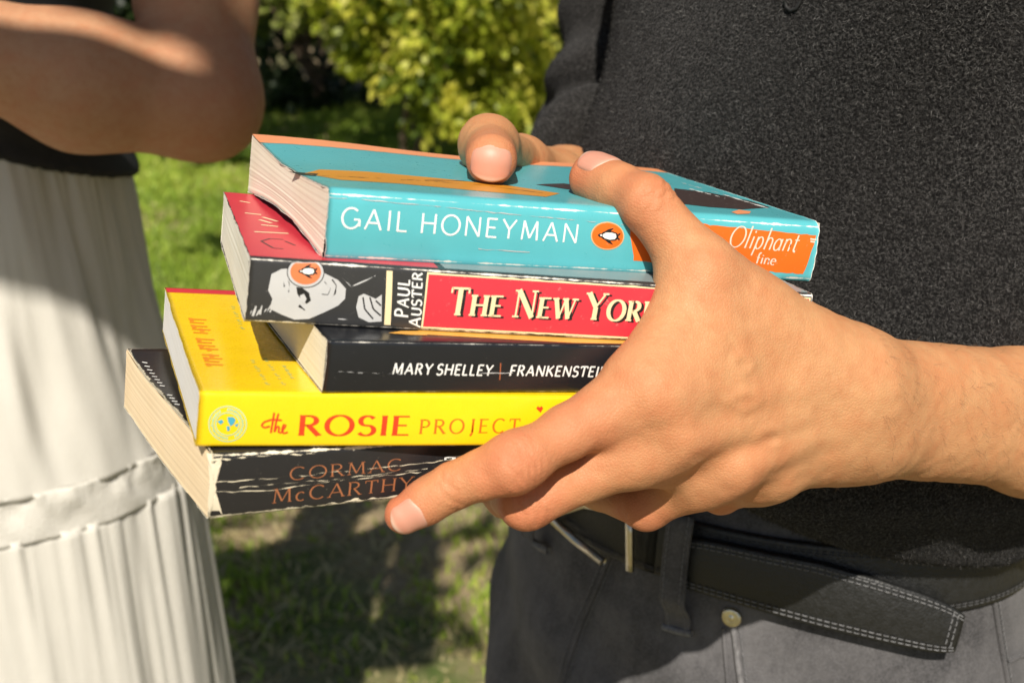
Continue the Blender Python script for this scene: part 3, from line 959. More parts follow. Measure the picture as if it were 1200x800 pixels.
def penguin(book, holder, c, r, white, black, face='spine', turn=0.0, off=.00026):
    """the little bird of the publisher's mark, lying on its back, head to the left"""
    def T(p):
        x, y = p; ca, sa = math.cos(turn), math.sin(turn)
        return (c[0] + (x * ca - y * sa) * r, c[1] + (x * sa + y * ca) * r * .86)
    body = [(-.78, .02), (-.66, -.14), (-.52, -.16), (-.40, -.30), (-.1, -.42), (.30, -.40), (.58, -.30), (.72, -.10), (.70, .16), (.52, .34), (.1, .42), (-.35, .32), (-.5, .18), (-.62, .16)]
    book.blob('bird_back', face, [T(p) for p in body], black, off, holder)
    belly = [(-.42, -.10), (-.20, -.27), (.2, -.30), (.5, -.22), (.56, .04), (.46, .22), (.1, .30), (-.25, .22), (-.42, .08)]
    book.blob('bird_belly', face, [T(p) for p in belly], white, off + .00008, holder)
    book.blob('bird_wing', face, [T(p) for p in [(-.35, -.30), (-.05, -.56), (.35, -.70), (.20, -.50), (.1, -.36)]], black, off + .00004, holder)
    book.blob('bird_wing', face, [T(p) for p in [(-.30, .30), (.05, .58), (.40, .70), (.25, .5), (.1, .36)]], black, off + .00004, holder)
    book.blob('bird_cheek', face, [T(p) for p in [(-.62, -.06), (-.5, -.1), (-.44, .02), (-.56, .08)]], white, off + .00008, holder)
    book.blob('bird_foot', face, [T(p) for p in [(.66, -.26), (.84, -.34), (.80, -.14), (.7, -.1)]], black, off + .00004, holder)
    book.blob('bird_foot', face, [T(p) for p in [(.66, .22), (.84, .32), (.80, .12), (.7, .08)]], black, off + .00004, holder)


def build_books():
    white = print_material('ink_white', (.80, .80, .77), .45, .1)
    cream = print_material('ink_cream', (.80, .66, .40), .45, .2)
    ink = print_material('ink_black', (.012, .012, .013), .4, .25)
    grey = print_material('ink_pale_grey', (.50, .50, .50), .45, .15)
    # ---------------------------------------------------------------- turquoise book on top
    B = Book('blue'); th = B.th
    B.ch_t = (.0040, .0048); B.ch_b = (.0016, .0034); B.bulge = .0005; B.rag = 1.5
    B.top = lambda a, b: -.0030 * np.sin(np.clip(b / .13, 0, 1) * math.pi) * np.clip(1 - a / .10, 0, 1) + .0010 * np.sin(a * 37 + 1) * np.clip(b / .13, 0, 1)
    B.bot = lambda a, b: .0003 + .0042 * np.clip(1 - a / .05, 0, 1) * np.sin(np.clip(b / .13, 0, 1) * math.pi)
    teal = cover_material('card_turquoise', (.095, .44, .49), .30, .42, .40, seed=1.0, scuff=.2, coat=.4)
    B.make('turquoise and orange worn paperback, topmost of the stack, under both thumbs', teal,
           page_material('paper_pinkish', (.78, .69, .57), .95, 3000, .35), .0004, .0002, 11)
    org = print_material('ink_orange', (.80, .145, .012), .38, .25, scale=500)
    och = print_material('ink_ochre', (.62, .26, .02), .4, .15)
    peach = print_material('ink_peach', (.78, .30, .13), .5, .7, (.7, .55, .42), 300)
    brown = print_material('ink_brown', (.045, .028, .026), .45, .35)
    B.patch('orange_panel', 'spine', [(735, 254), (956, 276), (941, 322), (742, 306)], org, .00009, 60, 10, ragged=.0003, seed=4)
    B.text('author_lettering', 'spine', 'GAIL HONEYMAN', (399, 267), (675, 285), (399, 243), SANS, white)
    em = B.oval('publisher_emblem', 'spine', (711, 276.5), 19.5, 16.5, print_material('ink_rim', (.75, .42, .2), .4, .1), .00016)
    B.oval('emblem_field', 'spine', (711, 276.5), 18.2, 15.2, org, .00021, em)
    penguin(B, em, (712, 276.5), 16.5, white, ink, turn=.10)
    pale = print_material('ink_pink', (.85, .62, .50), .45, .15)
    B.text('title_lettering', 'spine', 'Oliphant', (851, 289), (931, 295), (851, 264), ITAL, pale)
    B.text('title_lettering', 'spine', 'fine', (884, 308.5), (907, 311), (884, 296), dict(ITAL, slant=.05, thick=.14, thin=.07), pale)
    B.lines('print_mark', 'spine', [[(949, 280), (956, 281)], [(949, 283), (954, 283.6)]], .0006, pale, each=True)
    # front cover: fore-edge band, dark wedge painted for a shaded gap at the edge, leaf shapes
    W, L = B.W, B.L
    B.patch('orange_border', 'top', [(.0004, W - .017), (L - .0006, W - .012), (L - .0006, W - .0004), (.0004, W - .0004)], peach, .00009, 60, 5, px=False, ragged=.0004, seed=6)
    B.blob('leaf_print', 'top', [(357, 196), (375, 192), (430, 196), (520, 206), (600, 216), (656, 226), (640, 230), (560, 222), (470, 212), (400, 206)], och, .00010, steps=3)
    B.lines('leaf_vein', 'top', [[(365, 199), (480, 207), (560, 214), (640, 226)], [(470, 207), (540, 209), (600, 216)]], .0009, brown, .00016, wob=.0003, seed=2, each=True)
    B.blob('gap_shade', 'top', [(338, 193), (352, 194.5), (374, 197), (370, 200), (350, 197.5)], ink, .00010, steps=2)
    B.blob('dark_print', 'top', [(790, 222), (830, 227), (880, 237), (903, 244), (870, 246), (830, 243), (790, 238)], brown, .00010, steps=3)
    B.lines('torn_edge', 'top', [[(786, 213), (812, 220), (842, 228), (872, 237), (903, 246)], [(800, 221), (850, 234)]], .0017, white, .00018, wob=.0008, seed=8, each=True)
    B.blob('dark_print', 'top', [(628, 215), (660, 214), (700, 219), (705, 226), (670, 222)], brown, .00010, steps=3)
    B.blob('leaf_print', 'top', [(857, 249), (866, 246.5), (880, 248.5), (878, 251), (864, 251.5)], peach, .00016, steps=2)
    B.lines('spine_crease', 'spine', [[(386, 231), (520, 243), (660, 257), (765, 266)], [(560, 292), (620, 296)]], .00025, grey, .00018, wob=.0002, seed=3, each=True)
    # ---------------------------------------------------------------- red book
    B = Book('red'); W, L = B.W, B.L
    B.bot = lambda a, b: .0002 + 0 * a
    char = cover_material('card_charcoal', (.030, .030, .031), .42, .40, .35, seed=2.0, scuff=.35)
    B.make('red and grey illustrated paperback, second from the top of the stack', char, page_material('paper_ivory', (.78, .76, .67), .96, 3600, .25), .0004, .00012, 21)
    red = print_material('ink_red', (.60, .035, .055), .38, .25)
    B.patch('red_panel', 'top', [(.0006, .0022), (.062, .0022), (.062, W - .0008), (.0006, W - .0008)], red, .00009, 30, 30, px=False, ragged=.0003)
    B.patch('pale_panel', 'top', [(.064, .0022), (L - .001, .0022), (L - .001, W - .001), (.064, W - .001)], print_material('ink_slate', (.22, .27, .28), .4, .35), .00009, 40, 20, px=False)
    B.patch('gold_border', 'spine', [(497, 317), (948, 345), (948, 362), (497, 388.5)], cream, .00008, 40, 8) if False else None
    u0 = B.px('spine', 497, 350)[0]; thh = B.th
    B.patch('gold_border', 'spine', [(u0, .0010), (L - .001, .0010), (L - .001, thh - .0012), (u0, thh - .0012)], cream, .00009, 50, 8, px=False, ragged=.0002)
    B.patch('red_panel', 'spine', [(u0 + .0006, .0016), (L - .0016, .0016), (L - .0016, thh - .0018), (u0 + .0006, thh - .0018)], red, .00014, 50, 8, px=False)
    tl = 'THE NEW YORK'
    st = 'T_HE ^N_EW ^Y_ORK'
    B.text('title_shadow', 'spine', st, (527, 369), (769, 377), (527, 336), dict(SERIFB, slant=.06), ink, .00020, shift=(.0005, -.0005))
    B.text('title_lettering', 'spine', st, (525, 369), (767, 377), (525, 336), dict(SERIFB, slant=.06), cream, .00026)
    B.patch('cream_stripe', 'spine', [(450, 381), (457.5, 381.5), (460, 317.5), (453, 317)], cream, .00012, 3, 8)
    B.text('author_lettering', 'spine', 'P_AUL', (478, 372), (480, 328), (462, 372), PAUL, white, .00014)
    B.text('author_lettering', 'spine', 'A_USTER', (492.5, 384), (495, 320), (479, 384), PAUL, white, .00014)
    # a plain generic head in grey ink stands in for the cover drawing
    hd = B.blob('portrait_print', 'spine', [(318, 321), (330, 315), (352, 314), (380, 320), (396, 328), (405, 338), (404, 350), (396, 358), (380, 366), (362, 374), (345, 375), (330, 369), (316, 362), (319, 350), (314, 340)], grey, .00012, steps=2)
    B.blob('portrait_brow', 'spine', [(347, 336), (354, 337), (362, 343), (364, 352), (359, 356), (352, 350), (348, 344)], ink, .00018, hd, steps=2)
    B.blob('portrait_eye', 'spine', [(351, 346), (356, 344), (359, 350), (356, 356), (352, 352)], grey, .00024, hd)
    B.lines('portrait_line', 'spine', [[(336, 326), (339, 332), (338, 342)], [(332, 330), (333, 336)], [(380, 330), (387, 338), (384, 345), (373, 344)], [(389, 327), (394, 334), (392, 344), (387, 350)], [(350, 358), (357, 363)]], .0006, ink, .00020, hd, wob=.0001, each=True)
    B.blob('hand_print', 'spine', [(420, 347), (426, 344), (440, 350), (447, 345), (447, 377), (432, 378), (420, 372), (417, 360)], grey, .00012, steps=2)
    B.lines('hand_line', 'spine', [[(425, 348), (427, 362), (437, 374)], [(433, 348), (437, 362), (446, 370)], [(440, 352), (446, 358)]], .0005, ink, .00018, each=True)
    B.lines('hair_print', 'spine', [[(292 + i * 4, 372 - (i * 37 % 9)), (295 + i * 4 + (i % 3), 364 - (i * 23 % 9))] for i in range(9)] + [[(410, 336), (440, 323)], [(405, 372), (416, 366)], [(400, 325), (412, 337)], [(396, 374), (416, 376)]], .0006, grey, .00012, wob=.0002)
    em = B.oval('publisher_emblem', 'spine', (358, 319), 22, 18, ink, .00022, clip=307.5)
    B.oval('emblem_ring', 'spine', (358, 319), 21, 17, grey, .00027, em, clip=307.5)
    B.oval('emblem_field', 'spine', (358, 318.5), 18, 14.5, print_material('ink_salmon', (.70, .19, .07), .4, .15), .00032, em, clip=308)
    penguin(B, em, (360, 317.5), 14, white, ink, off=.00040)
    B.lines('title_print', 'top', [[(281, 236), (293, 238)], [(287, 250), (306, 252)], [(298, 272), (338, 274)], [(306, 264), (326, 266)], [(304, 258), (318, 262)], [(308, 255), (325, 260)]], .0016, cream, .00014, each=True)
    B.lines('title_print', 'top', [[(306, 283), (316, 280), (332, 281)], [(306, 283), (320, 291), (332, 292)], [(334, 283), (346, 288)]], .0008, ink, .00014, each=True)
    # ---------------------------------------------------------------- slim black book
    B = Book('black'); W, L = B.W, B.L
    B.bot = lambda a, b: .0002 + 0 * a
    blk = cover_material('card_black', (.010, .011, .014), .33, .18, .22, seed=3.0, scuff=.15, coat=.3)
    B.make('slim black paperback in the middle of the stack, third from the top', blk, page_material('paper_cream', (.76, .70, .56), .94, 3600, .3), .0005, .00012, 31)
    amb = print_material('ink_amber', (.80, .40, .07), .4, .15)
    B.patch('amber_print', 'top', [(480, 391), (742, 406), (742, 398), (500, 384)], amb, .00010, 40, 4)
    B.blob('amber_print', 'top', [(455, 390.5), (470, 388), (510, 388), (500, 393), (480, 392.5)], amb, .00013, steps=2)
    B.text('spine_lettering', 'spine', 'MARY SHELLEY', (459, 438), (575, 440), (459, 425), SANSB, white)
    B.lines('divider', 'spine', [[(585, 445), (586, 425)]], .0004, print_material('ink_rust', (.35, .10, .04), .4), each=True)
    B.text('spine_lettering', 'spine', 'FRANKENSTEIN', (596, 440), (710, 441.5), (596, 427.5), SANSB, white)
    B.lines('spine_crease', 'spine', [[(392, 435), (440, 437), (470, 438)], [(560, 437), (600, 437)]], .00022, grey, .00016, wob=.0001, each=True)
    # ---------------------------------------------------------------- yellow book
    B = Book('yellow'); W, L = B.W, B.L
    B.bot = lambda a, b: .0002 + 0 * a
    B.top = lambda a, b: -.0012 * np.sin(np.clip(b / .13, 0, 1) * math.pi) * np.clip(1 - a / .08, 0, 1)
    yel = cover_material('card_yellow', (.90, .60, .008), .28, .06, .10, (.85, .75, .35), .06, 4.0, .45)
    B.make('bright yellow paperback, second from the bottom of the stack', yel, page_material('paper_white', (.78, .76, .72), .97, 3600, .15), .0004, .00012, 41)
    rd = print_material('ink_scarlet', (.62, .05, .012), .4, .1); rust = print_material('ink_orange_red', (.62, .14, .01), .4, .12)
    B.text('title_lettering', 'spine', 'ROSIE', (350, 510), (478, 510), (350, 486), dict(SERIF, thick=.19, thin=.07, track=.24), rd)
    B.text('title_lettering', 'spine', 'PROJECT', (491, 508), (607, 506.5), (491, 491), dict(SERIF, thick=.14, thin=.06, track=.34), rust)
    B.lines('script_lettering', 'spine', [[(321, 483), (319, 495), (317, 507)], [(326, 484), (323, 495), (321, 507), (324, 499), (327, 499), (326, 506), (329, 507), (332, 502), (335, 498), (332, 497), (330, 503), (332, 508), (337, 506)],
            [(330, 492), (318, 491), (309, 494), (306, 498), (309, 501), (316, 499)]], .00062, rd)
    B.blob('heart_print', 'spine', [(628, 478), (630, 475.5), (632, 477), (634.5, 475.5), (636, 478), (633, 483)], rd)
    aqua = print_material('ink_aqua', (.20, .62, .50), .4, .1)
    em = B.lines('round_emblem', 'spine', [[(266.5 + rr * math.cos(t), 496.5 + rr * .95 * math.sin(t)) for t in np.linspace(0, 6.2832, 40)] for rr in (22.0, 14.2)], .00028, aqua)
    rl = []
    for i in range(44):
        t = i / 44 * 6.2832
        if i % 22 in (8, 9, 10): continue
        rl.append([(266.5 + 16.2 * math.cos(t), 496.5 + 15.4 * math.sin(t)), (266.5 + (19.8 - (i * 7 % 3) * .6) * math.cos(t + .05), 496.5 + 18.8 * math.sin(t + .05))])
    B.lines('emblem_ticks', 'spine', rl, .00034, aqua, parent=em)
    blue = print_material('ink_sea_blue', (.06, .36, .50), .4, .1)
    for pts in ([(266, 488), (273, 488), (276, 491), (274, 496), (270, 499), (267, 494)], [(265, 499), (269, 499), (269, 504), (266, 505)], [(254, 493), (260, 491), (262, 494), (258, 497)], [(274, 498), (279, 495), (278, 500)]):
        B.blob('emblem_map', 'spine', pts, blue, .00014, em)
    # fore-edge red line and the faint sideways print on the front cover
    B.patch('red_border', 'top', [(.0005, W - .0075), (L - .001, W - .0070), (L - .001, W - .0008), (.0005, W - .0008)], print_material('ink_crimson', (.62, .03, .045), .4, .15), .00009, 40, 4, px=False)
    oc = print_material('ink_faded_orange', (.80, .27, .01), .4, .15)
    bars = []
    q0, q1, q2 = np.array((221., 371.)), np.array((241., 424.)), np.array((243., 372.))
    e = q1 - q0; wv = q2 - q0
    for i in range(15):
        f = i / 14
        if i in (5, 10): continue
        st_ = q0 + e * f; bars.append([st_, st_ + wv * (.95 - .1 * (i * 5 % 3)) * (1 + .08 * f) + e * .01])
        if i % 3 != 1: bars.append([st_ + wv * (.1 + .35 * (i % 2)) - e * .02, st_ + wv * (.15 + .35 * (i % 2)) + e * .05])
    B.lines('cover_lettering', 'top', bars, .0016, oc)
    tl = []
    for (x0, y0, x1, y1) in ((296, 420, 314, 450), (311, 418, 333, 450), (333, 427, 343, 442), (273, 358, 285, 383)):
        for i in range(10):
            f = i / 9 + .03 * math.sin(i * 4.1); p = (x0 + (x1 - x0) * f, y0 + (y1 - y0) * f)
            tl.append([(p[0] - 2.2, p[1]), (p[0] + 2.4 - (i % 3), p[1] + .8)])
    B.lines('cover_lettering', 'top', tl, .0007, print_material('ink_faded_green', (.42, .55, .20), .4, .2))
    # ---------------------------------------------------------------- battered black book at the bottom
    B = Book('bottom'); W, L = B.W, B.L
    B.rag = 1.6
    B.ch_t = (.0018, .0022); B.ch_b = (.0016, .0018)
    B.bot = lambda a, b: .0017 * np.clip(a / .07, 0, 1) - .0012 * np.sin(np.clip(b / .125, 0, 1) * math.pi) * np.clip(1 - a / .15, 0, 1)
    B.top = lambda a, b: .0024 * np.clip((b - .09) / .035, 0, 1) ** 2 * np.clip(1 - a / .12, 0, 1)
    old = cover_material('card_worn_black', (.016, .015, .016), .40, .60, 1.0, (.80, .72, .55), .30, 5.0, .2)
    B.make('battered black paperback with creased spine, lowest of the stack', old, page_material('paper_tan', (.82, .65, .43), .975, 3600, .3), .0003, .00015, 51)
    cop = print_material('ink_copper', (.33, .12, .05), .45, .35, (.02, .02, .02)); worn = print_material('bare_card', (.70, .62, .46), .85, .8, (.03, .028, .026), 380, 0)
    B.text('author_lettering', 'spine', 'CORMAC', (339, 563), (469, 552.5), (338, 548), dict(SERIF, thick=.09, thin=.05, track=.26), cop)
    B.text('author_lettering', 'spine', 'McCARTHY', (319, 590.5), (482, 577), (318, 573.5), dict(SERIF, thick=.10, thin=.055, track=.26), cop)
    B.text('title_lettering', 'spine', 'T', (520, 553), (540, 551), (519, 537), dict(SERIF, thick=.16, thin=.09, serif=.12), white)
    B.lines('spine_crease', 'spine', [[(251, 564), (300, 561), (380, 555), (450, 549), (520, 541), (570, 536)], [(251, 576), (320, 574), (400, 564), (470, 557), (560, 548)], [(280, 570), (350, 566), (420, 559), (500, 551)]], .00024, worn, .00020, wob=.00035, seed=5, each=True)
    B.lines('worn_edge', 'spine', [[(247, 538), (290, 536), (340, 532), (380, 529)], [(255, 606), (300, 601), (380, 594), (470, 585)], [(398, 590), (420, 587)]], .0006, worn, .00016, wob=.0005, seed=7, each=True)
    B.blob('worn_corner', 'spine', [(243, 532), (262, 533), (252, 541), (249, 556), (253, 572), (249, 586), (258, 600), (262, 606), (246, 608), (243, 590), (245, 560)], worn, .00018, steps=4)
    wt = []
    for i, f in enumerate(np.linspace(0, 1, 14)):
        if i in (8, 9): continue
        p = (168 + 38 * f, 427 + 47 * f)
        wt.append([(p[0] - 1.5, p[1] - .5), (p[0] + 4.5, p[1] + .3)])
    B.lines('cover_lettering', 'top', wt, .0009, white)


build_books()

# ================================================================== PEOPLE
def skin_material(name, base, deep, freckle=.0, seed=0.0):
    m, nt, b = mat_new(name)
    v = coords(nt)
    va = nt.nodes.new('ShaderNodeVectorMath'); va.operation = 'ADD'; nt.links.new(v, va.inputs[0]); va.inputs[1].default_value = (seed, 0, seed)
    v = va.outputs[0]
    big = noise(nt, v, 28, 4, .6); mid = noise(nt, v, 160, 4, .65); pore = noise(nt, v, 1500, 3, .7)
    at = nt.nodes.new('ShaderNodeAttribute'); at.attribute_name = 'flush'
    c = mixc(nt, ramp(nt, big, [(.30, 0.0), (.72, 1.0)]), base, [base[0] * 1.04, base[1] * 1.10, base[2] * 1.10])
    c = mixc(nt, ramp(nt, mid, [(.42, 0.0), (.72, .45)]), c, [base[0] * .84, base[1] * .66, base[2] * .58])
    c = mixc(nt, ramp(nt, noise(nt, v, 62, 5, .6), [(.46, 0.0), (.66, .42)]), c, [base[0] * .98, base[1] * .74, base[2] * .66])
    c = mixc(nt, math_n(nt, 'MULTIPLY', at.outputs['Fac'], 1.0, True), c, deep)
    if freckle:
        c = mixc(nt, ramp(nt, noise(nt, v, 420, 2, .5), [(.70, 0.0), (.76, freckle)]), c, [base[0] * .55, base[1] * .4, base[2] * .3])
    nt.links.new(c, b.inputs['Base Color'])
    nt.links.new(ramp(nt, mid, [(.3, .52), (.7, .68)]), b.inputs['Roughness'])
    b.inputs['Specular IOR Level'].default_value = .30
    b.inputs['Subsurface Weight'].default_value = .09
    b.inputs['Subsurface Radius'].default_value = (1.0, .32, .16)
    b.inputs['Subsurface Scale'].default_value = .004
    # fine criss-cross skin relief
    vo = N(nt, 'ShaderNodeTexVoronoi', Scale=820.0, _feature='DISTANCE_TO_EDGE'); nt.links.new(v, vo.inputs['Vector'])
    h = math_n(nt, 'ADD', math_n(nt, 'MULTIPLY', ramp(nt, vo.outputs['Distance'], [(0, 0.0), (.22, 1.0)]), .55), math_n(nt, 'ADD', math_n(nt, 'MULTIPLY', mid, 1.2), math_n(nt, 'MULTIPLY', pore, .5)))
    bump(nt, b, h, .36, .0005)
    return m


def nail_material():
    m, nt, b = mat_new('nail')
    at = nt.nodes.new('ShaderNodeAttribute'); at.attribute_name = 'along'
    c = ramp(nt, at.outputs['Fac'], [(0, (.58, .36, .27)), (.14, (.56, .27, .19)), (.84, (.56, .25, .17)), (.94, (.60, .38, .28)), (1, (.62, .44, .34))])
    nt.links.new(c, b.inputs['Base Color'])
    b.inputs['Roughness'].default_value = .5
    b.inputs['Subsurface Weight'].default_value = .1; b.inputs['Subsurface Radius'].default_value = (1, .4, .3); b.inputs['Subsurface Scale'].default_value = .003
    v = coords(nt)
    bump(nt, b, noise(nt, v, 300), .06, .0003)
    return m


def make_nail(fn, base, tip, dorsal, length, half_deg, r, parent, mat, start=.0):
    """curved plate laid on the end of a finger. base->tip: axis of the last bone"""
    ax = unit(np.asarray(tip) - base); dn = unit(dorsal - ax * (dorsal @ ax)); lat = np.cross(ax, dn)
    nu, nv = 17, 15
    V = []; al = []
    for i in range(nu):
        t = i / (nu - 1)
        o = np.asarray(tip) + ax * (start - length * (1 - t))
        rnd = 1 - .10 * (1 - math.sqrt(max(0, 1 - (1 - min(1, t / .35)) ** 2))) * 2.2
        end = 1.0 - .28 * max(0, (t - .8) / .2) ** 2
        for j in range(nv):
            s = j / (nv - 1) * 2 - 1
            an = math.radians(half_deg) * s * rnd * end
            oo = o - ax * (length * .16 * s * s * (1 - t))*-1 - ax * (length * .13 * s * s * t)
            d = dn * math.cos(an) + lat * math.sin(an)
            V.append((oo, d)); al.append((t, s))
    O = np.array([v[0] for v in V]); D = np.array([v[1] for v in V]); al = np.array(al)
    H = trace(fn, O + D * (r * 2.2), -D, r * 2.4, back=.8)
    dist = ((H - O) * D).sum(1)
    # the plate runs straight out over the fingertip instead of following its rounding
    dist = dist.reshape(nu, nv)
    ref = dist[int(nu * .55)]
    for i in range(nu):
        if i > nu * .55: dist[i] = np.maximum(dist[i], ref - .0006 * ((i / (nu - 1) - .55) / .45))
    dist = dist.ravel()
    edge = np.maximum(np.maximum(np.abs(al[:, 1]) ** 6, (1 - al[:, 0]) ** 8), .6 * al[:, 0] ** 10)
    top = O + D * (dist + .00045 - .0008 * edge)[:, None]
    bot = O + D * (dist - .0006)[:, None]
    n = nu * nv
    F = [list(f) for f in grid_faces(nu, nv)]
    F += [[n + x for x in f[::-1]] for f in F[:]]
    bd = [i * nv for i in range(nu)] + [(nu - 1) * nv + j for j in range(1, nv)] + [i * nv + nv - 1 for i in range(nu - 2, -1, -1)] + [j for j in range(nv - 2, 0, -1)]
    for a, c in zip(bd, bd[1:] + bd[:1]): F.append([c, a, n + a, n + c])
    return mesh_obj('fingernail', np.concatenate([top, bot]), F, mat, parent, attrs={'along': np.concatenate([al[:, 0], al[:, 0]])})


def loft(p, C, face, lat, prof, k=1.0):
    """standing body of elliptical slices; prof rows: z, half width, half depth, shift sideways, shift forward"""
    prof = np.asarray(prof, float)
    z = p[:, 2]; q = p[:, :2] - C[:2]
    g = lambda i: np.interp(z, prof[:, 0], prof[:, i])
    l = q @ lat[:2] - g(3); f = q @ face[:2] - g(4)
    a, b = g(1), g(2)
    rr = np.sqrt((l / a) ** 2 + (f / b) ** 2) + 1e-6
    d = (rr - 1) * np.sqrt(l * l + f * f) / rr
    dz = np.maximum(prof[0, 0] - z, z - prof[-1, 0])
    return smax(d, dz, .03)


def finger(p, pts, rad, k=.004):
    d = cone(p, pts[0], pts[1], rad[0], rad[1])
    for i in range(1, len(pts) - 1): d = smin(d, cone(p, pts[i], pts[i + 1], rad[i], rad[i + 1]), k)
    return d


def simple_hand(p, wrist, fwd, palm_n, side, sc=1.0, curl=.9):
    """relaxed hand: palm, four fingers, a thumb that leaves the side of the palm. side: towards the thumb"""
    fwd = unit(fwd); pn = unit(palm_n - fwd * (palm_n @ fwd)); sd = unit(side - fwd * (side @ fwd) - pn * (side @ pn))
    d = None
    for i, (o, L, ln) in enumerate(((.027, .088, (.042, .025, .021)), (.009, .090, (.046, .029, .022)), (-.009, .085, (.042, .027, .021)), (-.026, .078, (.034, .020, .019)))):
        m = wrist + (fwd * L + sd * o) * sc
        mc = cone(p, wrist + sd * o * .55 * sc, m, .013 * sc, .0105 * sc)
        a = .25 + .06 * i; pts = [m]; rad = [.0098 * sc]
        for j, l in enumerate(ln):
            pts.append(pts[-1] + (fwd * math.cos(a) + pn * math.sin(a)) * l * sc); rad.append((.0088, .0076, .0064)[j] * sc); a += curl * .6
        fd = finger(p, pts, rad, .003)
        x = smin(mc, fd, .006)
        d = x if d is None else smin(d, x, .002 if i else .002)
        pal = mc if i == 0 else smin(pal, mc, .012)
    d = smin(d, pal, .004)
    t0 = wrist + (fwd * .022 + sd * .024 + pn * .008) * sc; t1 = t0 + (fwd * .034 + sd * .024 + pn * .016) * sc
    t2 = t1 + (fwd * .028 + sd * .010 + pn * .010) * sc; t3 = t2 + (fwd * .024 + pn * .008) * sc
    return smin(d, finger(p, [t0, t1, t2, t3], [.015 * sc, .012 * sc, .0098 * sc, .008 * sc]), .01)


def head_sdf(p, c, face, lat, h=.225):
    """head with brow, nose, lips, chin, ears. c: centre of the head"""
    up = np.array([0, 0, 1.0])
    q = p - c
    x, y, z = q @ lat, q @ face, q[:, 2]
    s = h / .225
    ell = lambda cx, cy, cz, rx, ry, rz: (np.sqrt(((x - cx * s) / (rx * s)) ** 2 + ((y - cy * s) / (ry * s)) ** 2 + ((z - cz * s) / (rz * s)) ** 2) - 1) * min(rx, ry, rz) * s
    d = smin(ell(0, -.012, .028, .077, .095, .088), ell(0, .022, -.045, .056, .066, .068), .03)
    d = smin(d, ell(0, .092, -.012, .011, .020, .022), .012)
    d = smin(d, ell(0, .086, .03, .045, .012, .008), .015)
    for e in (-1, 1):
        d = smax(d, -ell(e * .031, .098, .012, .015, .014, .010), .008)
        d = smin(d, ell(e * .031, .080, .012, .0125, .0125, .0125), .003)
        d = smin(d, ell(e * .079, -.012, .0, .008, .020, .031), .006)
    d = smin(d, ell(0, .082, -.052, .024, .010, .006), .005)
    d = smin(d, ell(0, .081, -.063, .021, .011, .006), .005)
    d = smax(d, -ell(0, .096, -.0575, .022, .010, .0012), .002)
    d = smin(d, ell(0, .070, -.095, .022, .018, .016), .015)
    return d


def hair_cap(p, c, face, lat, long_=False):
    q = p - c; x, y, z = q @ lat, q @ face, q[:, 2]
    d = (np.sqrt((x / .086) ** 2 + ((y + .018) / .105) ** 2 + ((z - .03) / .098) ** 2) - 1) * .086
    cut = (z - .035) * .6 + -(y - .045) * .8                    # keep the face free
    d = smax(d, -(cut + .012), .012)
    if long_:
        b = (np.sqrt((x / .075) ** 2 + ((y + .065) / .05) ** 2 + ((z + .13) / .20) ** 2) - 1) * .05
        d = smin(d, b, .03)
    st = vnoise(np.stack([x * 60, y * 60, z * 12], 1), 3.0, 5) * .003
    return d + st


# ------------------------------------------------------------------ materials for cloth
def wool_material():
    m, nt, b = mat_new('black_wool_knit')
    v = coords(nt)
    f1 = noise(nt, v, 800, 4, .8); f2 = noise(nt, v, 240, 3, .6); f3 = noise(nt, v, 14, 3, .5)
    vo = N(nt, 'ShaderNodeTexVoronoi', Scale=620.0); nt.links.new(v, vo.inputs['Vector'])
    c = mixc(nt, ramp(nt, f1, [(.46, 0.0), (.70, 1.0)]), (.007, .0068, .0068), (.085, .082, .079))
    c = mixc(nt, ramp(nt, f3, [(.35, 0.0), (.7, .35)]), c, (.030, .028, .027))
    nt.links.new(c, b.inputs['Base Color'])
    b.inputs['Roughness'].default_value = 1.0; b.inputs['Specular IOR Level'].default_value = .0
    b.inputs['Sheen Weight'].default_value = .10; b.inputs['Sheen Roughness'].default_value = .5; b.inputs['Sheen Tint'].default_value = (.7, .7, .72, 1)
    h = math_n(nt, 'ADD', math_n(nt, 'MULTIPLY', f1, 1.0), math_n(nt, 'ADD', math_n(nt, 'MULTIPLY', f2, 1.0), math_n(nt, 'MULTIPLY', vo.outputs['Distance'], -1.0)))
    bump(nt, b, h, .8, .0014)
    return m


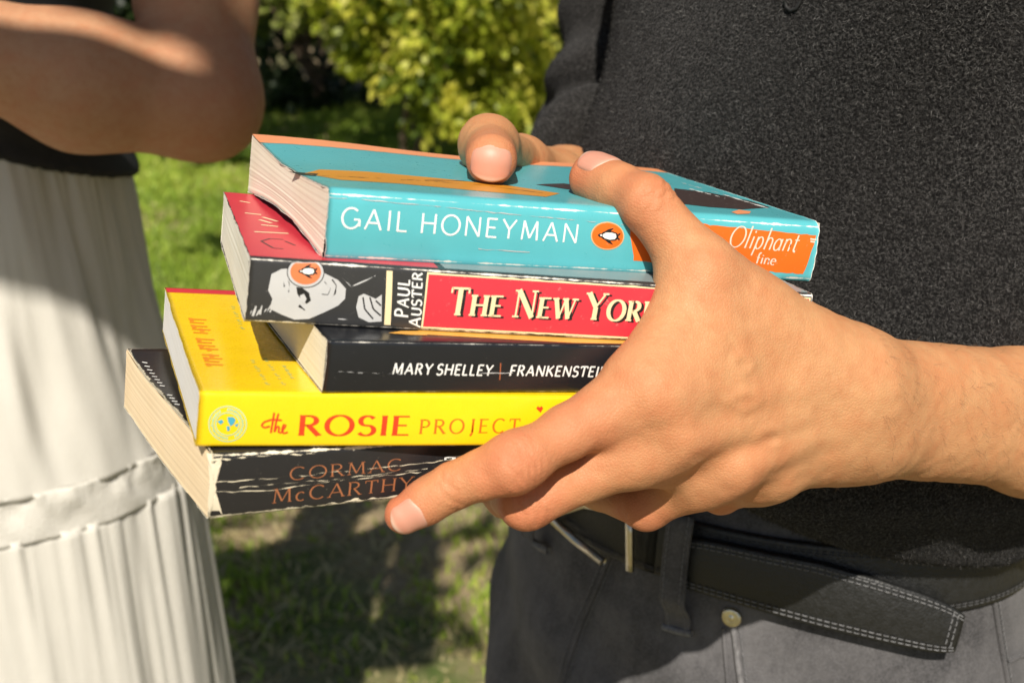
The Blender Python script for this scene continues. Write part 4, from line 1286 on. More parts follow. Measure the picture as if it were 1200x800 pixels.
def denim_material():
    m, nt, b = mat_new('washed_black_denim')
    v = coords(nt)
    tw = coords(nt, (1, 1, 1))
    wv = N(nt, 'ShaderNodeTexWave', Scale=420.0, Distortion=1.2); wv.inputs['Detail'].default_value = 2
    mp = nt.nodes.new('ShaderNodeMapping'); mp.inputs['Rotation'].default_value = (.3, .6, .5); nt.links.new(tw, mp.inputs[0]); nt.links.new(mp.outputs[0], wv.inputs['Vector'])
    fade = noise(nt, v, 17, 5, .65); st = coords(nt, (140, 140, 9)); streak = noise(nt, st, 1.0, 4, .6); fine = noise(nt, v, 900, 3, .7)
    f = math_n(nt, 'ADD', math_n(nt, 'MULTIPLY', fade, .65), math_n(nt, 'ADD', math_n(nt, 'MULTIPLY', streak, .18), math_n(nt, 'MULTIPLY', noise(nt, v, 330, 4, .7), .17)))
    c = mixc(nt, ramp(nt, f, [(.36, 0.0), (.64, 1.0)]), (.022, .0215, .022), (.150, .144, .146))
    c = mixc(nt, ramp(nt, fine, [(.4, 0.0), (.7, .55)]), c, (.17, .165, .175))
    c = mixc(nt, math_n(nt, 'MULTIPLY', wv.outputs['Fac'], .3), c, (.04, .04, .045))
    nt.links.new(c, b.inputs['Base Color'])
    b.inputs['Roughness'].default_value = .9; b.inputs['Specular IOR Level'].default_value = .15
    b.inputs['Sheen Weight'].default_value = .1
    bump(nt, b, math_n(nt, 'ADD', math_n(nt, 'MULTIPLY', wv.outputs['Fac'], .5), fine), .5, .0006)
    return m


def leather_material():
    m, nt, b = mat_new('black_leather')
    v = coords(nt)
    vo = N(nt, 'ShaderNodeTexVoronoi', Scale=700.0); nt.links.new(v, vo.inputs['Vector'])
    g = noise(nt, v, 260, 4, .7)
    c = mixc(nt, g, (.006, .0062, .0062), (.018, .0185, .0185))
    nt.links.new(c, b.inputs['Base Color'])
    nt.links.new(ramp(nt, g, [(.3, .34), (.7, .55)]), b.inputs['Roughness'])
    bump(nt, b, math_n(nt, 'ADD', vo.outputs['Distance'], g), .35, .0006)
    return m


def skirt_material():
    m, nt, b = mat_new('white_cotton_gauze')
    v = coords(nt)
    wv = noise(nt, coords(nt, (900, 900, 120)), 1.0, 3, .7); w2 = noise(nt, v, 22, 4)
    c = mixc(nt, w2, (.71, .685, .62), (.79, .765, .70))
    nt.links.new(c, b.inputs['Base Color'])
    b.inputs['Roughness'].default_value = .9; b.inputs['Specular IOR Level'].default_value = .1
    tr = nt.nodes.new('ShaderNodeBsdfTranslucent'); nt.links.new(c, tr.inputs[0])
    mx = nt.nodes.new('ShaderNodeMixShader'); mx.inputs[0].default_value = .25
    nt.links.new(b.outputs[0], mx.inputs[1]); nt.links.new(tr.outputs[0], mx.inputs[2])
    nt.links.new(mx.outputs[0], nt.nodes['Material Output'].inputs[0])
    bump(nt, b, wv, .35, .0015)
    return m


# ================================================================== the person holding the books
PHI0, PHI1 = math.radians(40), math.radians(48)
M_FACE = np.array([-math.sin(PHI0), -math.cos(PHI0), 0]); M_LAT = np.array([math.cos(PHI0), -math.sin(PHI0), 0])      # lat: his left
M_C = np.array([.153, .680, 0])


def mp(l, f, z):
    return M_C + M_LAT * l + M_FACE * f + np.array([0, 0, z])


JEANS_P = [(.60, .175, .135, 0, 0), (.78, .182, .138, 0, .002), (.88, .180, .132, 0, .002), (.96, .170, .120, 0, 0), (1.035, .160, .112, 0, 0)]
SWEAT_P = [(.94, .172, .124, .012, .004), (1.00, .182, .138, .016, .006), (1.06, .182, .146, .026, .010), (1.14, .174, .143, .045, .006), (1.24, .166, .138, .062, -.004), (1.34, .168, .130, .070, -.010), (1.41, .165, .118, .070, -.012), (1.47, .12, .085, .06, -.012)]
BODY_P = [(.90, .150, .100, 0, 0), (1.0, .145, .096, .016, 0), (1.14, .140, .105, .045, 0), (1.3, .140, .104, .066, -.010), (1.42, .140, .090, .068, -.012), (1.46, .10, .075, .06, -.012)]

# ---- left hand and forearm, in front of the spines: joints as pixel + depth
WR_R, WR_U = P(990, 445, .456), P(988, 508, .466)          # thumb side and little-finger side of the wrist
FA_R, FA_U = P(1210, 461, .528), P(1210, 523, .532)
EL_R, EL_U = P(1440, 478, .592), P(1440, 540, .592)
T_CMC, T_MCP, T_IP, T_TIP = P(918, 412, .445), P(822, 318, .424), P(757, 237, .4235), P(697, 209, .4455)
I_MCP, I_PIP, I_DIP, I_TIP = P(748, 462, .407), P(600, 543, .3905), P(531, 569, .3945), P(474, 602, .396)
M_MCP, M_PIP = P(782, 514, .4125), P(617, 589, .4105)
R_MCP, R_PIP = P(852, 545, .428), P(757, 593, .447)
L_MCP, L_PIP = P(905, 553, .446), P(845, 578, .470)
_bb = Book('bottom')
M_DIP, M_TIP = _bb.w([.120, .022, -.0095]), _bb.w([.118, .044, -.0085])
R_DIP, R_TIP = _bb.w([.160, .020, -.0095]), _bb.w([.150, .042, -.0085])
L_DIP, L_TIP = _bb.w([.190, .026, -.0085]), _bb.w([.180, .042, -.0075])
HN = unit(np.cross(I_MCP - WR_R, L_MCP - WR_U))            # normal of the back of the hand
if HN @ (CAMP - I_MCP) < 0: HN = -HN


def left_arm(p):
    # palm and back of the hand
    pal = cone(p, WR_R, I_MCP, .0148, .0100)
    pal = smin(pal, cone(p, WR_R * .6 + WR_U * .4, M_MCP, .0162, .0102), .011)
    pal = smin(pal, cone(p, WR_R * .3 + WR_U * .7, R_MCP, .0152, .0097), .010)
    pal = smin(pal, cone(p, WR_U, L_MCP, .0142, .0092), .010)
    # knuckles and the cords that run to them
    for a, b, r in ((WR_R * .75 + WR_U * .25, I_MCP, .0050), (WR_R * .6 + WR_U * .4, M_MCP, .0050), (WR_R * .5 + WR_U * .5, R_MCP, .0045)):
        pal = smin(pal, cone(p, a + HN * .0126, b + HN * .0082, .0030, r), .005)
    # forearm
    fa = smin(cone(p, WR_R, FA_R, .0162, .0185), cone(p, WR_U, FA_U, .0155, .0180), .022)
    fa = smin(fa, smin(cone(p, FA_R, EL_R, .0185, .032), cone(p, FA_U, EL_U, .0180, .032), .025), .02)
    fa = smin(fa, cone(p, WR_U + HN * .006 + (FA_U - WR_U) * .10, WR_U + HN * .006 + (FA_U - WR_U) * .16, .0110, .0105), .012)   # knob of the ulna
    d = smin(pal, fa, .018)
    # thumb with its ball and the web to the index finger
    th = cone(p, T_CMC, T_MCP, .0150, .0118)
    th = smin(th, cone(p, T_MCP, T_IP, .0112, .0088), .006)
    th = smin(th, cone(p, T_IP, T_TIP, .0088, .0080), .004)
    th = smin(th, cone(p, T_TIP + unit(T_IP - T_TIP) * .014, T_TIP, .0088, .0081), .004)
    d = smin(d, th, .016)
    web0 = T_CMC * .35 + T_MCP * .65; web1 = I_MCP * .6 + WR_R * .4
    d = smin(d, cone(p, web0 + HN * -.001, web1, .0095, .0100), .014)
    d = smin(d, cone(p, P(806, 345, .421), P(752, 448, .4075), .0090, .0105), .014)
    d = smin(d, cone(p, P(830, 400, .421), P(775, 470, .411), .0110, .0110), .016)
    d = smin(d, cone(p, T_CMC * .7 + T_MCP * .3, WR_R, .0148, .0155), .014)
    for a, b, r in (((I_MCP * .68 + I_PIP * .32), (M_MCP * .72 + M_PIP * .28), .0070), ((M_MCP * .72 + M_PIP * .28), (R_MCP * .7 + R_PIP * .3), .0072), ((R_MCP * .7 + R_PIP * .3), (L_MCP * .7 + L_PIP * .3), .0070)):
        d = smin(d, cone(p, a - HN * .001, b - HN * .001, r, r), .010)
    # fingers: each blends with the hand, hardly with its neighbours
    fi = finger(p, [I_MCP, I_MCP * .45 + I_PIP * .55 - HN * .0006, I_PIP, I_PIP * .5 + I_DIP * .5, I_DIP, I_DIP * .5 + I_TIP * .5, I_TIP], [.0102, .0086, .0086, .0076, .0073, .0070, .0066], .004)
    fi = smin(fi, cone(p, I_PIP + HN * .0008, I_PIP + HN * .0008 + (I_MCP - I_PIP) * .05, .0088, .0088), .005)
    fm = finger(p, [M_MCP, M_MCP * .45 + M_PIP * .55 - HN * .0006, M_PIP, M_DIP, M_TIP], [.0104, .0087, .0088, .0078, .0068], .004)
    fr = finger(p, [R_MCP, R_PIP, R_DIP, R_TIP], [.0102, .0086, .0074, .0065], .003)
    fl = finger(p, [L_MCP, L_PIP, L_DIP, L_TIP], [.0092, .0076, .0066, .0058], .003)
    out = smin(d, fi, .007)
    for f in (fm, fr, fl):
        out = smin(out, smin(d, f, .008), .0012)
    return out


# ---- right hand, reaching round from behind: thumb bent down on the cover
_bl = Book('blue')
_ab = _bl.px('top', 573, 211)
RT_TIP = _bl.w([_ab[0], _ab[1], _bl.th + .0078])
_upb = _bl.R[:, 2]
RT_IP = P(573, 170, .497)
RT_MCP = P(611, 192, .560)
RT_CMC = P(648, 222, .600)
RWR_R, RWR_U = P(662, 224, .655), P(655, 275, .655)
REL = P(712, 184, .835)
RI_M, RM_M, RR_M, RL_M = P(598, 262, .592), P(594, 300, .588), P(598, 340, .585), P(606, 378, .585)


def _rf(a, b, c): return _bb.w([a, b, c])


def right_arm(p):
    d = None
    ends = [(RI_M, .060), (RM_M, .082), (RR_M, .104), (RL_M, .124)]
    for i, (m, a) in enumerate(ends):
        w0 = RWR_R * (1 - i / 3) + RWR_U * (i / 3)
        mc = cone(p, w0, m, .0145, .0105)
        d = mc if d is None else smin(d, mc, .014)
    pal = d
    for i, (m, a) in enumerate(ends):
        kn = _rf(a, .150, .004 if i else .012); kb = _rf(a - .004, .140, -.0125); tp = _rf(a - .008, .112, -.0088)
        d = smin(d, smin(pal, finger(p, [m, kn, kb, tp], [.0100, .0086, .0076, .0065], .003), .007), .0012)
    fa = smin(cone(p, RWR_R, REL + np.array([0, 0, -.022]), .0195, .027), cone(p, RWR_U, REL + np.array([0, 0, -.034]), .0180, .027), .025)
    d = smin(d, fa, .02)
    th = smin(cone(p, RT_CMC, RT_MCP, .0165, .0130), cone(p, RT_MCP, RT_IP, .0114, .0100), .007)
    th = smin(th, cone(p, RT_IP, RT_TIP, .0102, .0098), .012)
    d = smin(d, th, .014)
    return smin(d, cone(p, RT_CMC, RWR_R, .0170, .0190), .016)


def bend_marks(V, nrm, a, b, at, dorsal, depth, width=.0007, spread=.9):
    """short creases across a joint: inward displacement of the skin"""
    ax = unit(b - a); t = (V - a) @ ax
    rad = V - a - t[:, None] * ax; rl = np.linalg.norm(rad, axis=1) + 1e-9
    side = np.clip(((rad / rl[:, None]) @ unit(dorsal) - .15) / spread, 0, 1) * (rl < .016)
    d = np.zeros(len(V))
    for x, w in at:
        wob = .0006 * np.sin(rad @ unit(np.cross(ax, dorsal)) * 900 + x * 5000)
        d -= depth * w * np.exp(-((t - x + wob) / width) ** 2)
    return d * side


def build_holder():
    skin = skin_material('skin_warm', (.50, .245, .113), (.50, .130, .066), .0)
    nail = nail_material()
    # --- hand and forearm in front, fine
    lo = np.minimum.reduce([I_TIP, T_TIP, M_TIP, R_TIP, L_TIP, WR_U, FA_U, EL_U, EL_R, M_PIP, R_PIP]) - .045
    hi = np.maximum.reduce([I_TIP, T_TIP, T_IP, WR_R, FA_R, EL_R, EL_U, L_TIP, M_TIP]) + .045
    V1, F1 = mesh_sdf(left_arm, lo, hi, .00095)
    n1 = sdf_normals(left_arm, V1)
    LI = np.linalg.norm(I_DIP - I_PIP); LP = np.linalg.norm(I_PIP - I_MCP)
    disp = bend_marks(V1, n1, I_MCP, I_PIP, [(LP - .004, .8), (LP - .0015, 1), (LP + .001, .9), (LP + .0036, .7), (LP - .0065, .5)], HN, .00085, .0010)
    disp += bend_marks(V1, n1, I_PIP, I_DIP, [(LI - .002, .8), (LI, 1), (LI + .0018, .7)], HN, .00070, .0009)
    LT = np.linalg.norm(T_IP - T_MCP)
    td = unit(np.cross(T_TIP - T_IP, T_MCP - T_IP)); td = td if td[2] > 0 else -td
    td = unit(np.array([.25, -.55, .8]))
    disp += bend_marks(V1, n1, T_MCP, T_IP, [(LT - .005, .6), (LT - .002, 1), (LT + .001, 1), (LT + .004, .6)], td, .00070, .0010)
    disp += bend_marks(V1, n1, M_MCP, M_PIP, [(np.linalg.norm(M_PIP - M_MCP) + x, .8) for x in (-.0045, -.001, .0025)], HN, .0007, .0010)
    # veins and wrinkles on the back of the hand, soft
    q = V1 - I_MCP
    disp += .00018 * vnoise(V1, 240, 2) + .0003 * vnoise(V1, 60, 4)
    for a, b in ((P(905, 470, .43), P(812, 470, .40)), (P(930, 520, .44), P(840, 505, .41)), (P(880, 430, .43), P(800, 430, .41))):
        t = np.clip(((V1 - a) @ (b - a)) / ((b - a) @ (b - a)), 0, 1); dd = V1 - a - t[:, None] * (b - a)
        dd -= HN * (dd @ HN)[:, None]; dl = np.linalg.norm(dd, axis=1) + .003 * np.sin(t * 9)
        disp += .0007 * np.exp(-(dl / .0022) ** 2) * (n1 @ HN > .2) * np.sin(np.clip(t, 0, 1) * math.pi)
    V1 = V1 + n1 * disp[:, None]
    fl = np.zeros(len(V1))
    for c, r, s in ((I_TIP, .014, .85), (I_DIP, .011, .5), (I_PIP, .014, .85), (T_TIP, .016, .75), (T_IP, .016, .55), (M_PIP, .016, .75), (R_PIP, .014, .7), (I_MCP, .020, .35), (M_MCP, .018, .35), (R_MCP, .016, .35), (L_PIP, .014, .5), (I_PIP * .5 + I_MCP * .5, .022, .45), (T_MCP, .016, .3)):
        fl = np.maximum(fl, s * np.exp(-(np.linalg.norm(V1 - c, axis=1) / r) ** 2))
    # --- the far hand
    lo = np.minimum.reduce([RT_TIP, RL_M, _rf(.05, .11, -.02), RWR_U, REL]) - .05
    hi = np.maximum.reduce([RT_IP, RI_M, REL, RWR_R, RT_MCP, _rf(.13, .15, .02)]) + .05
    V2, F2 = mesh_sdf(right_arm, lo, hi, .0013)
    n2 = sdf_normals(right_arm, V2)
    ld = np.linalg.norm(RT_TIP - RT_IP)
    V2 = V2 + n2 * (bend_marks(V2, n2, RT_IP, RT_TIP, [(.000, .8), (.002, .6)], unit(CAMP - RT_IP), .0004) + .0002 * vnoise(V2, 240, 6))[:, None]
    f2 = .45 * np.exp(-(np.linalg.norm(V2 - RT_TIP, axis=1) / .020) ** 2)
    # --- the rest of the body under the clothes
    hc = mp(.05, .01, 1.615)
    hf = unit(np.array([-.75, -.62, 0])); hl = np.array([-hf[1], hf[0], 0]) * 1.0

    def body(p):
        d = loft(p, M_C, M_FACE, M_LAT, BODY_P)
        for s in (-1, 1):
            d = smin(d, cone(p, mp(s * .085, 0, .90), mp(s * .09, 0, .48), .085, .052), .03)
            d = smin(d, cone(p, mp(s * .09, 0, .48), mp(s * .095, -.02, .10), .050, .036), .02)
            d = smin(d, cone(p, mp(s * .095, -.02, .06), mp(s * .10, .13, .04), .034, .026), .02)
        d = smin(d, cone(p, mp(.05, -.01, 1.42), mp(.05, .0, 1.56), .062, .055), .03)
        d = smin(d, cone(p, SH_L, EL_R * .5 + EL_U * .5, .050, .038), .03)
        d = smin(d, cone(p, SH_R, REL, .050, .036), .03)
        return smin(d, head_sdf(p, hc, hf, hl), .015)
    V3, F3 = mesh_sdf(body, [-.35, .30, -.02], [.70, 1.15, 1.78], .006)
    V, F = merge((V1, F1), (V2, F2), (V3, F3))
    man = mesh_obj('person', V, F, skin, attrs={'flush': np.concatenate([fl, f2, np.zeros(len(V3))])})
    tag(man, 'person in black knit sweater and grey jeans holding the stack of books in both hands', 'person')
    # nails
    dn = unit(unit(CAMP - I_TIP) + np.array([0, 0, -.42]))
    make_nail(left_arm, I_DIP, I_TIP, dn, .0118, 62, .0068, man, nail, .0042)
    dt = unit(np.array([.30, -.42, .86]))
    make_nail(left_arm, T_IP, T_TIP, dt, .0150, 60, .0082, man, nail, .0050)
    make_nail(right_arm, RT_TIP + _upb * .02, RT_TIP, unit(CAMP - RT_TIP), .0142, 58, .0098, man, nail, .0074)
    # short dark hairs on the forearm
    rg = np.random.default_rng(5)
    ok = np.nonzero(((V1 - P(960, 470, .46)) @ (FA_R - WR_R) > 0) & (n1 @ unit(CAMP - FA_R) > .05))[0]
    pick = rg.choice(ok, 800)
    p0 = V1[pick] + n1[pick] * -.0002; nn = n1[pick]
    axf = unit(WR_R - FA_R); dirn = axf * -.55 + np.array([0, 0, -.75]) + rg.normal(size=(len(pick), 3)) * .35
    dirn = dirn - nn * (dirn * nn).sum(1)[:, None]; dirn /= np.linalg.norm(dirn, axis=1)[:, None]
    Lh = (.004 + .006 * rg.random(len(pick)))[:, None]
    sd = np.cross(nn, dirn) * .00004
    p1 = p0 + dirn * Lh * .5 + nn * Lh * .22; p2 = p0 + dirn * Lh + nn * Lh * .20
    HV = np.stack([p0 - sd, p0 + sd, p1 + sd * .8, p1 - sd * .8, p2], 1).reshape(-1, 3)
    k = np.arange(len(pick))[:, None] * 5
    HT = np.concatenate([k + np.array([[0, 1, 2]]), k + np.array([[0, 2, 3]]), k + np.array([[3, 2, 4]])])
    hr = mesh_obj('arm_hair', HV, HT, plain('arm_hair', (.16, .085, .045), .6), man, smooth=False); tag(hr, kind='stuff')
    # head hair, eyes
    hv, hfc = mesh_sdf(lambda p: hair_cap(p, hc, hf, hl), hc - .14, hc + .15, .004)
    mesh_obj('hair', hv, hfc, plain('dark_hair', (.02, .014, .01), .5, .4, 80, .5), man)
    for s in (-1, 1):
        vv, ff = mesh_sdf(lambda p: np.linalg.norm(p - (hc + hl * .031 * s + hf * .0835 + np.array([0, 0, .012])), axis=1) - .0098, hc - .13, hc + .13, .002)
        e = mesh_obj('eye', vv, ff, plain('eye_white', (.75, .73, .70), .2), man)
        vv, ff = mesh_sdf(lambda p: np.linalg.norm(p - (hc + hl * .031 * s + hf * .0895 + np.array([0, 0, .012])), axis=1) - .0048, hc - .13, hc + .13, .0015)
        mesh_obj('iris', vv, ff, plain('iris_brown', (.04, .02, .01), .15), e)
    dress_holder(man)


SH_L = mp(.05 + .165, -.01, 1.40)
SH_R = P(800, -210, .875)


def hem(p):
    l = (p[:, :2] - M_C[:2]) @ M_LAT[:2]
    return 1.072 - .44 * np.clip(l - .01, 0, .16) + .004 * np.sin(l * 40)


def sweater_fn(p):
    d = loft(p, M_C, M_FACE, M_LAT, SWEAT_P)
    rel = p - M_C
    # soft folds: sagging rolls above the belt and slanting drags
    l = rel @ M_LAT; f = rel @ M_FACE; z = p[:, 2]
    low = np.clip((1.16 - z) / .14, 0, 1)
    d = d - .006 * low * np.sin(z * 75 + l * 14 + 1.2) - .0065 * np.sin(z * 27 - l * 24) - .0045 * np.sin(l * 30 + z * 12)
    d = smax(d, hem(p) - z, .022)
    # sleeves
    el = EL_R * .5 + EL_U * .5
    sl = cone(p, SH_L, el + (el - FA_R) * .04, .072, .066)
    t = ((p - SH_L) @ unit(el - SH_L))
    sl = sl - .004 * np.sin(t * 95)
    elbow_end = (p - (el + (FA_R - el) * .22)) @ unit(FA_R - el)
    sl2 = cone(p, el, el + (FA_R * .5 + FA_U * .5 - el) * .25, .066, .058)
    sl = smin(sl, smax(sl2, elbow_end, .01), .02)
    d = smin(d, sl, .025)
    ax = unit(REL - SH_R); tt = (p - SH_R) @ ax; LL = np.linalg.norm(REL - SH_R)
    sr = cone(p, SH_R, REL + ax * .0, .064, .046)
    roll = np.clip((tt - LL * .45) / (LL * .3), 0, 1)
    slant = ((p - REL) @ np.array([1.0, 0, 0])) * 60
    sr = sr - .0060 * roll * np.cos((tt - LL) * 120 + .3 * slant) - .003 * np.sin(tt * 50 + slant * .3) - .002 * np.sin(slant * 1.4 + tt * 80)
    sr = smax(sr, tt - LL - .030, .02)
    wr = unit(RWR_R - REL); tw = (p - REL) @ wr
    cuff = cone(p, REL - wr * .02, REL + wr * .066, .055, .043)
    cuff = cuff - .0050 * np.cos((tw - .048) * 150 + slant * .25) - .002 * np.sin(slant * 1.1 + tw * 60)
    cuff = smax(cuff, tw - .066, .014)
    sr = smin(sr, cuff, .008)
    d = smin(d, sr, .012)
    # neck opening
    return smax(d, -(np.linalg.norm(p - mp(.05, .0, 1.50), axis=1) - .075), .01)


def jeans_fn(p):
    d = loft(p, M_C, M_FACE, M_LAT, JEANS_P)
    leg = None
    for s in (-1, 1):
        x = smin(cone(p, mp(s * .082, .0, .80), mp(s * .09, .0, .47), .105, .078), cone(p, mp(s * .09, 0, .47), mp(s * .095, -.02, .09), .078, .064), .03)
        x = smax(x, .045 - p[:, 2], .01)
        leg = x if leg is None else smin(leg, x, .006)
    d = smin(d, leg, .03)
    rel = p - M_C; l = rel @ M_LAT; z = p[:, 2]; f = rel @ M_FACE
    d = d - .0040 * np.sin(z * 52 + l * 46 + 2) * np.clip((.95 - z) / .05, 0, 1) - .0028 * np.sin(l * 75 - z * 40) * np.clip((.93 - z) / .06, 0, 1)
    return smax(d, z - 1.030, .008)


def dashes(name, pts, nrm, dash, gap, r, mat, parent, kind='stuff'):
    """row of real stitches along a 3D path"""
    pts = np.asarray(pts); s = np.concatenate([[0], np.cumsum(np.linalg.norm(np.diff(pts, axis=0), axis=1))])
    VF = []
    x = 0.0
    while x + dash < s[-1]:
        u = np.linspace(x, x + dash, 4)
        q = np.stack([np.interp(u, s, pts[:, i]) for i in range(3)], 1)
        n_ = np.stack([np.interp(u, s, nrm[:, i]) for i in range(3)], 1)
        q = q + n_ * (np.array([-.2, .7, .7, -.2]) * r)[:, None]
        VF.append(tube(q, r, 5))
        x += dash + gap
    V, F = merge(*VF)
    o = mesh_obj(name, V, tri_ok(F), mat, parent); tag(o, kind=kind)
    return o


def path_px(fn, pts, lift, n=40):
    pts = np.array(pts, float); s = np.concatenate([[0], np.cumsum(np.linalg.norm(np.diff(pts, axis=0), axis=1))])
    u = np.linspace(0, s[-1], n)
    # smooth (Catmull-like) by cosine-free resampling of a quadratic fit when few points are given
    q = np.stack([np.interp(u, s, pts[:, i]) for i in (0, 1)], 1)
    for _ in range(6): q[1:-1] = .25 * q[:-2] + .5 * q[1:-1] + .25 * q[2:]
    return px_on(fn, q, lift)


def dress_holder(man):
    wool = wool_material(); denim = denim_material(); lea = leather_material()
    V, F = mesh_sdf(sweater_fn, [-.16, .36, .90], [.70, 1.12, 1.52], .0040)
    n = sdf_normals(sweater_fn, V, .002)
    sw = mesh_obj('sweater', V, F, wool, man)
    # the wool's own fuzz: fine loose fibres standing off the knit on the side towards the camera
    rg = np.random.default_rng(12)
    tri = V[F]; fn_ = np.cross(tri[:, 2] - tri[:, 0], tri[:, 3] - tri[:, 1]); ar = np.linalg.norm(fn_, axis=1) / 2
    fn_ /= np.linalg.norm(fn_, axis=1)[:, None] + 1e-12
    cen = tri.mean(1); see = ((CAMP - cen) * fn_).sum(1) > -.05
    wgt = ar * see; nf = 210000
    pk = rg.choice(len(F), nf, p=wgt / wgt.sum())
    u, w = rg.random((nf, 1)), rg.random((nf, 1)); t4 = tri[pk]
    p0 = (t4[:, 0] * (1 - u) + t4[:, 1] * u) * (1 - w) + (t4[:, 3] * (1 - u) + t4[:, 2] * u) * w
    nn = fn_[pk]; d = rg.normal(size=(nf, 3)); d -= nn * (d * nn).sum(1)[:, None]; d /= np.linalg.norm(d, axis=1)[:, None]
    d2 = d + np.cross(nn, d) * rg.normal(size=(nf, 1)) * .8
    L = .0011 + .0018 * rg.random((nf, 1)); hgt = .25 + .45 * rg.random((nf, 1))
    wd = np.cross(nn, d) * (.00005 + .00005 * rg.random((nf, 1)))
    m1 = p0 + d * L * .5 + nn * L * hgt; e1 = p0 + d * L * .4 + d2 * L * .6 + nn * L * hgt * .6
    FV = np.stack([p0 - wd - nn * .0003, p0 + wd - nn * .0003, m1 + wd, m1 - wd, e1], 1).reshape(-1, 3)
    k = np.arange(nf)[:, None] * 5
    FT = np.concatenate([k + np.array([[0, 1, 2]]), k + np.array([[0, 2, 3]]), k + np.array([[3, 2, 4]])])
    fm, fnt, fb = mat_new('wool_fibre'); at = fnt.nodes.new('ShaderNodeAttribute'); at.attribute_name = 'tone'
    fnt.links.new(ramp(fnt, at.outputs['Fac'], [(0, (.006, .006, .006)), (.7, (.036, .035, .034)), (1, (.15, .145, .14))]), fb.inputs['Base Color'])
    fb.inputs['Roughness'].default_value = .9; fb.inputs['Specular IOR Level'].default_value = .1
    fz = mesh_obj('wool_fuzz', FV, FT, fm, sw, smooth=False, attrs={'tone': np.repeat(rg.random(nf), 5)}); tag(fz, kind='stuff')
    V, F = mesh_sdf(jeans_fn, [-.22, .40, .02], [.52, 1.05, 1.06], .0042)
    jn = mesh_obj('jeans', V, F, denim, man)
    thread = plain('grey_thread', (.15, .15, .155), .8, .3, 400)
    dthread = plain('dark_thread', (.06, .06, .063), .8, .3, 400)
    # ---- belt round the waist
    zc = lambda a: .993 + .004 * math.sin(a)
    up = np.array([0, 0, 1.0])

    def round_body(z0, z1, lift):
        tp, bt, nm = [], [], []
        for a in np.linspace(0, 2 * math.pi, 120, endpoint=False):
            d = M_FACE * math.cos(a) + M_LAT * math.sin(a)
            h = []
            for z in (z1, z0):
                o = M_C + np.array([0, 0, z + zc(a)]) + d * .4
                h.append(trace(jeans_fn, o, -d, .5)[0])
            tp.append(h[0] + d * lift); bt.append(h[1] + d * lift); nm.append(d)
        return np.array(tp), np.array(bt), np.array(nm)
    tp, bt, nm = round_body(-.018, .018, .0012)
    tp2 = np.concatenate([tp, tp[:2]]); bt2 = np.concatenate([bt, bt[:2]]); nm2 = np.concatenate([nm, nm[:2]])
    belt = mesh_obj('belt', *ribbon(tp2, bt2, nm2, .0028), lea, man)
    ln = lambda w, lift: (tp2 * (1 - w) + bt2 * w + nm2 * lift)
    for w in (.08, .12, .88, .92): dashes('stitching', ln(w, .0039), nm2, .0026, .0011, .00030, dthread, belt)
    # ---- the loose end of the strap
    top_px = [(798, 622), (840, 627), (900, 640), (960, 651), (1020, 668), (1070, 684), (1098, 695), (1113, 707)]
    bot_px = [(798, 676), (840, 690), (900, 708), (960, 725), (1020, 739), (1070, 749), (1092, 752), (1102, 749)]
    tq, tn = path_px(jeans_fn, top_px, .0072, 60); bq, bn = path_px(jeans_fn, bot_px, .0072, 60)
    nn = (tn + bn); nn /= np.linalg.norm(nn, axis=1)[:, None]
    for _ in range(8): nn[1:-1] = .25 * nn[:-2] + .5 * nn[1:-1] + .25 * nn[2:]
    end = np.clip((np.arange(60) - 30) / 30, 0, 1)[:, None] ** 2
    tq = tq + nn * end * .004; bq = bq + nn * end * .004
    tail = mesh_obj('strap_end', *ribbon(tq, bq, nn, .0030), lea, belt)
    ln2 = lambda w, lift=.0040: (tq * (1 - w) + bq * w + nn * lift)
    for w in (.06, .13, .86, .93): dashes('stitching', ln2(w), nn, .0026, .0012, .00034, thread, belt)
    e0, e1 = ln2(.06)[-2], ln2(.93)[-2]
    for sft in (.0, .003):
        pp = np.linspace(0, 1, 12)[:, None]; q = e0 * (1 - pp) + e1 * pp - unit(tq[-1] - tq[-6]) * (.0012 + sft)
        dashes('stitching', q, np.repeat(nn[-1:], 12, 0), .0026, .0012, .00034, thread, belt)
    # ---- buckle: a pale metal frame and its roller bar
    metal = plain('pale_nickel', (.62, .56, .45), .28, .15, 90, .2, 1.0)
    bq_, bn_ = px_on(jeans_fn, [(664, 606), (720, 653), (758, 648), (751, 604)], .010)
    mid = [bq_[0], (bq_[0] + bq_[1]) / 2 + bn_[0] * .001, bq_[1]]
    V, F = tube(np.array(mid), .0025, 10); bk = mesh_obj('buckle', V, tri_ok(F), metal, belt)
    bar, bn2 = px_on(jeans_fn, [(751, 600), (751, 618), (751, 640), (751, 662)], .0095)
    lat_ = unit(np.cross(bn2[0], bar[-1] - bar[0]))
    V, F = ribbon(bar - lat_ * .0022, bar + lat_ * .0022, bn2, .0020); mesh_obj('buckle_bar', V, F, metal, bk)
    bt_, bn3 = px_on(jeans_fn, [(664, 600), (700, 588), (751, 598)], .010)
    V, F = tube(bt_, .0017, 10); mesh_obj('buckle_frame', V, tri_ok(F), metal, bk)
    # ---- belt loops
    def belt_loop(c_px, w_px):
        q, qn = path_px(jeans_fn, c_px, .0, 26)
        lift = np.interp(np.linspace(0, 1, 26), [0, .08, .70, .86, 1], [.014, .0145, .0135, .004, .0022])
        q = q + qn * lift[:, None]
        tdir = np.gradient(q, axis=0); sd = np.cross(qn, tdir); sd /= np.linalg.norm(sd, axis=1)[:, None]
        lp = mesh_obj('belt_loop', *ribbon(q - sd * w_px, q + sd * w_px, qn, .0016), denim, jn)
        for s in (-.68, .68): dashes('stitching', q + sd * (w_px * s) + qn * .0022, qn, .0024, .0010, .00030, thread, lp)
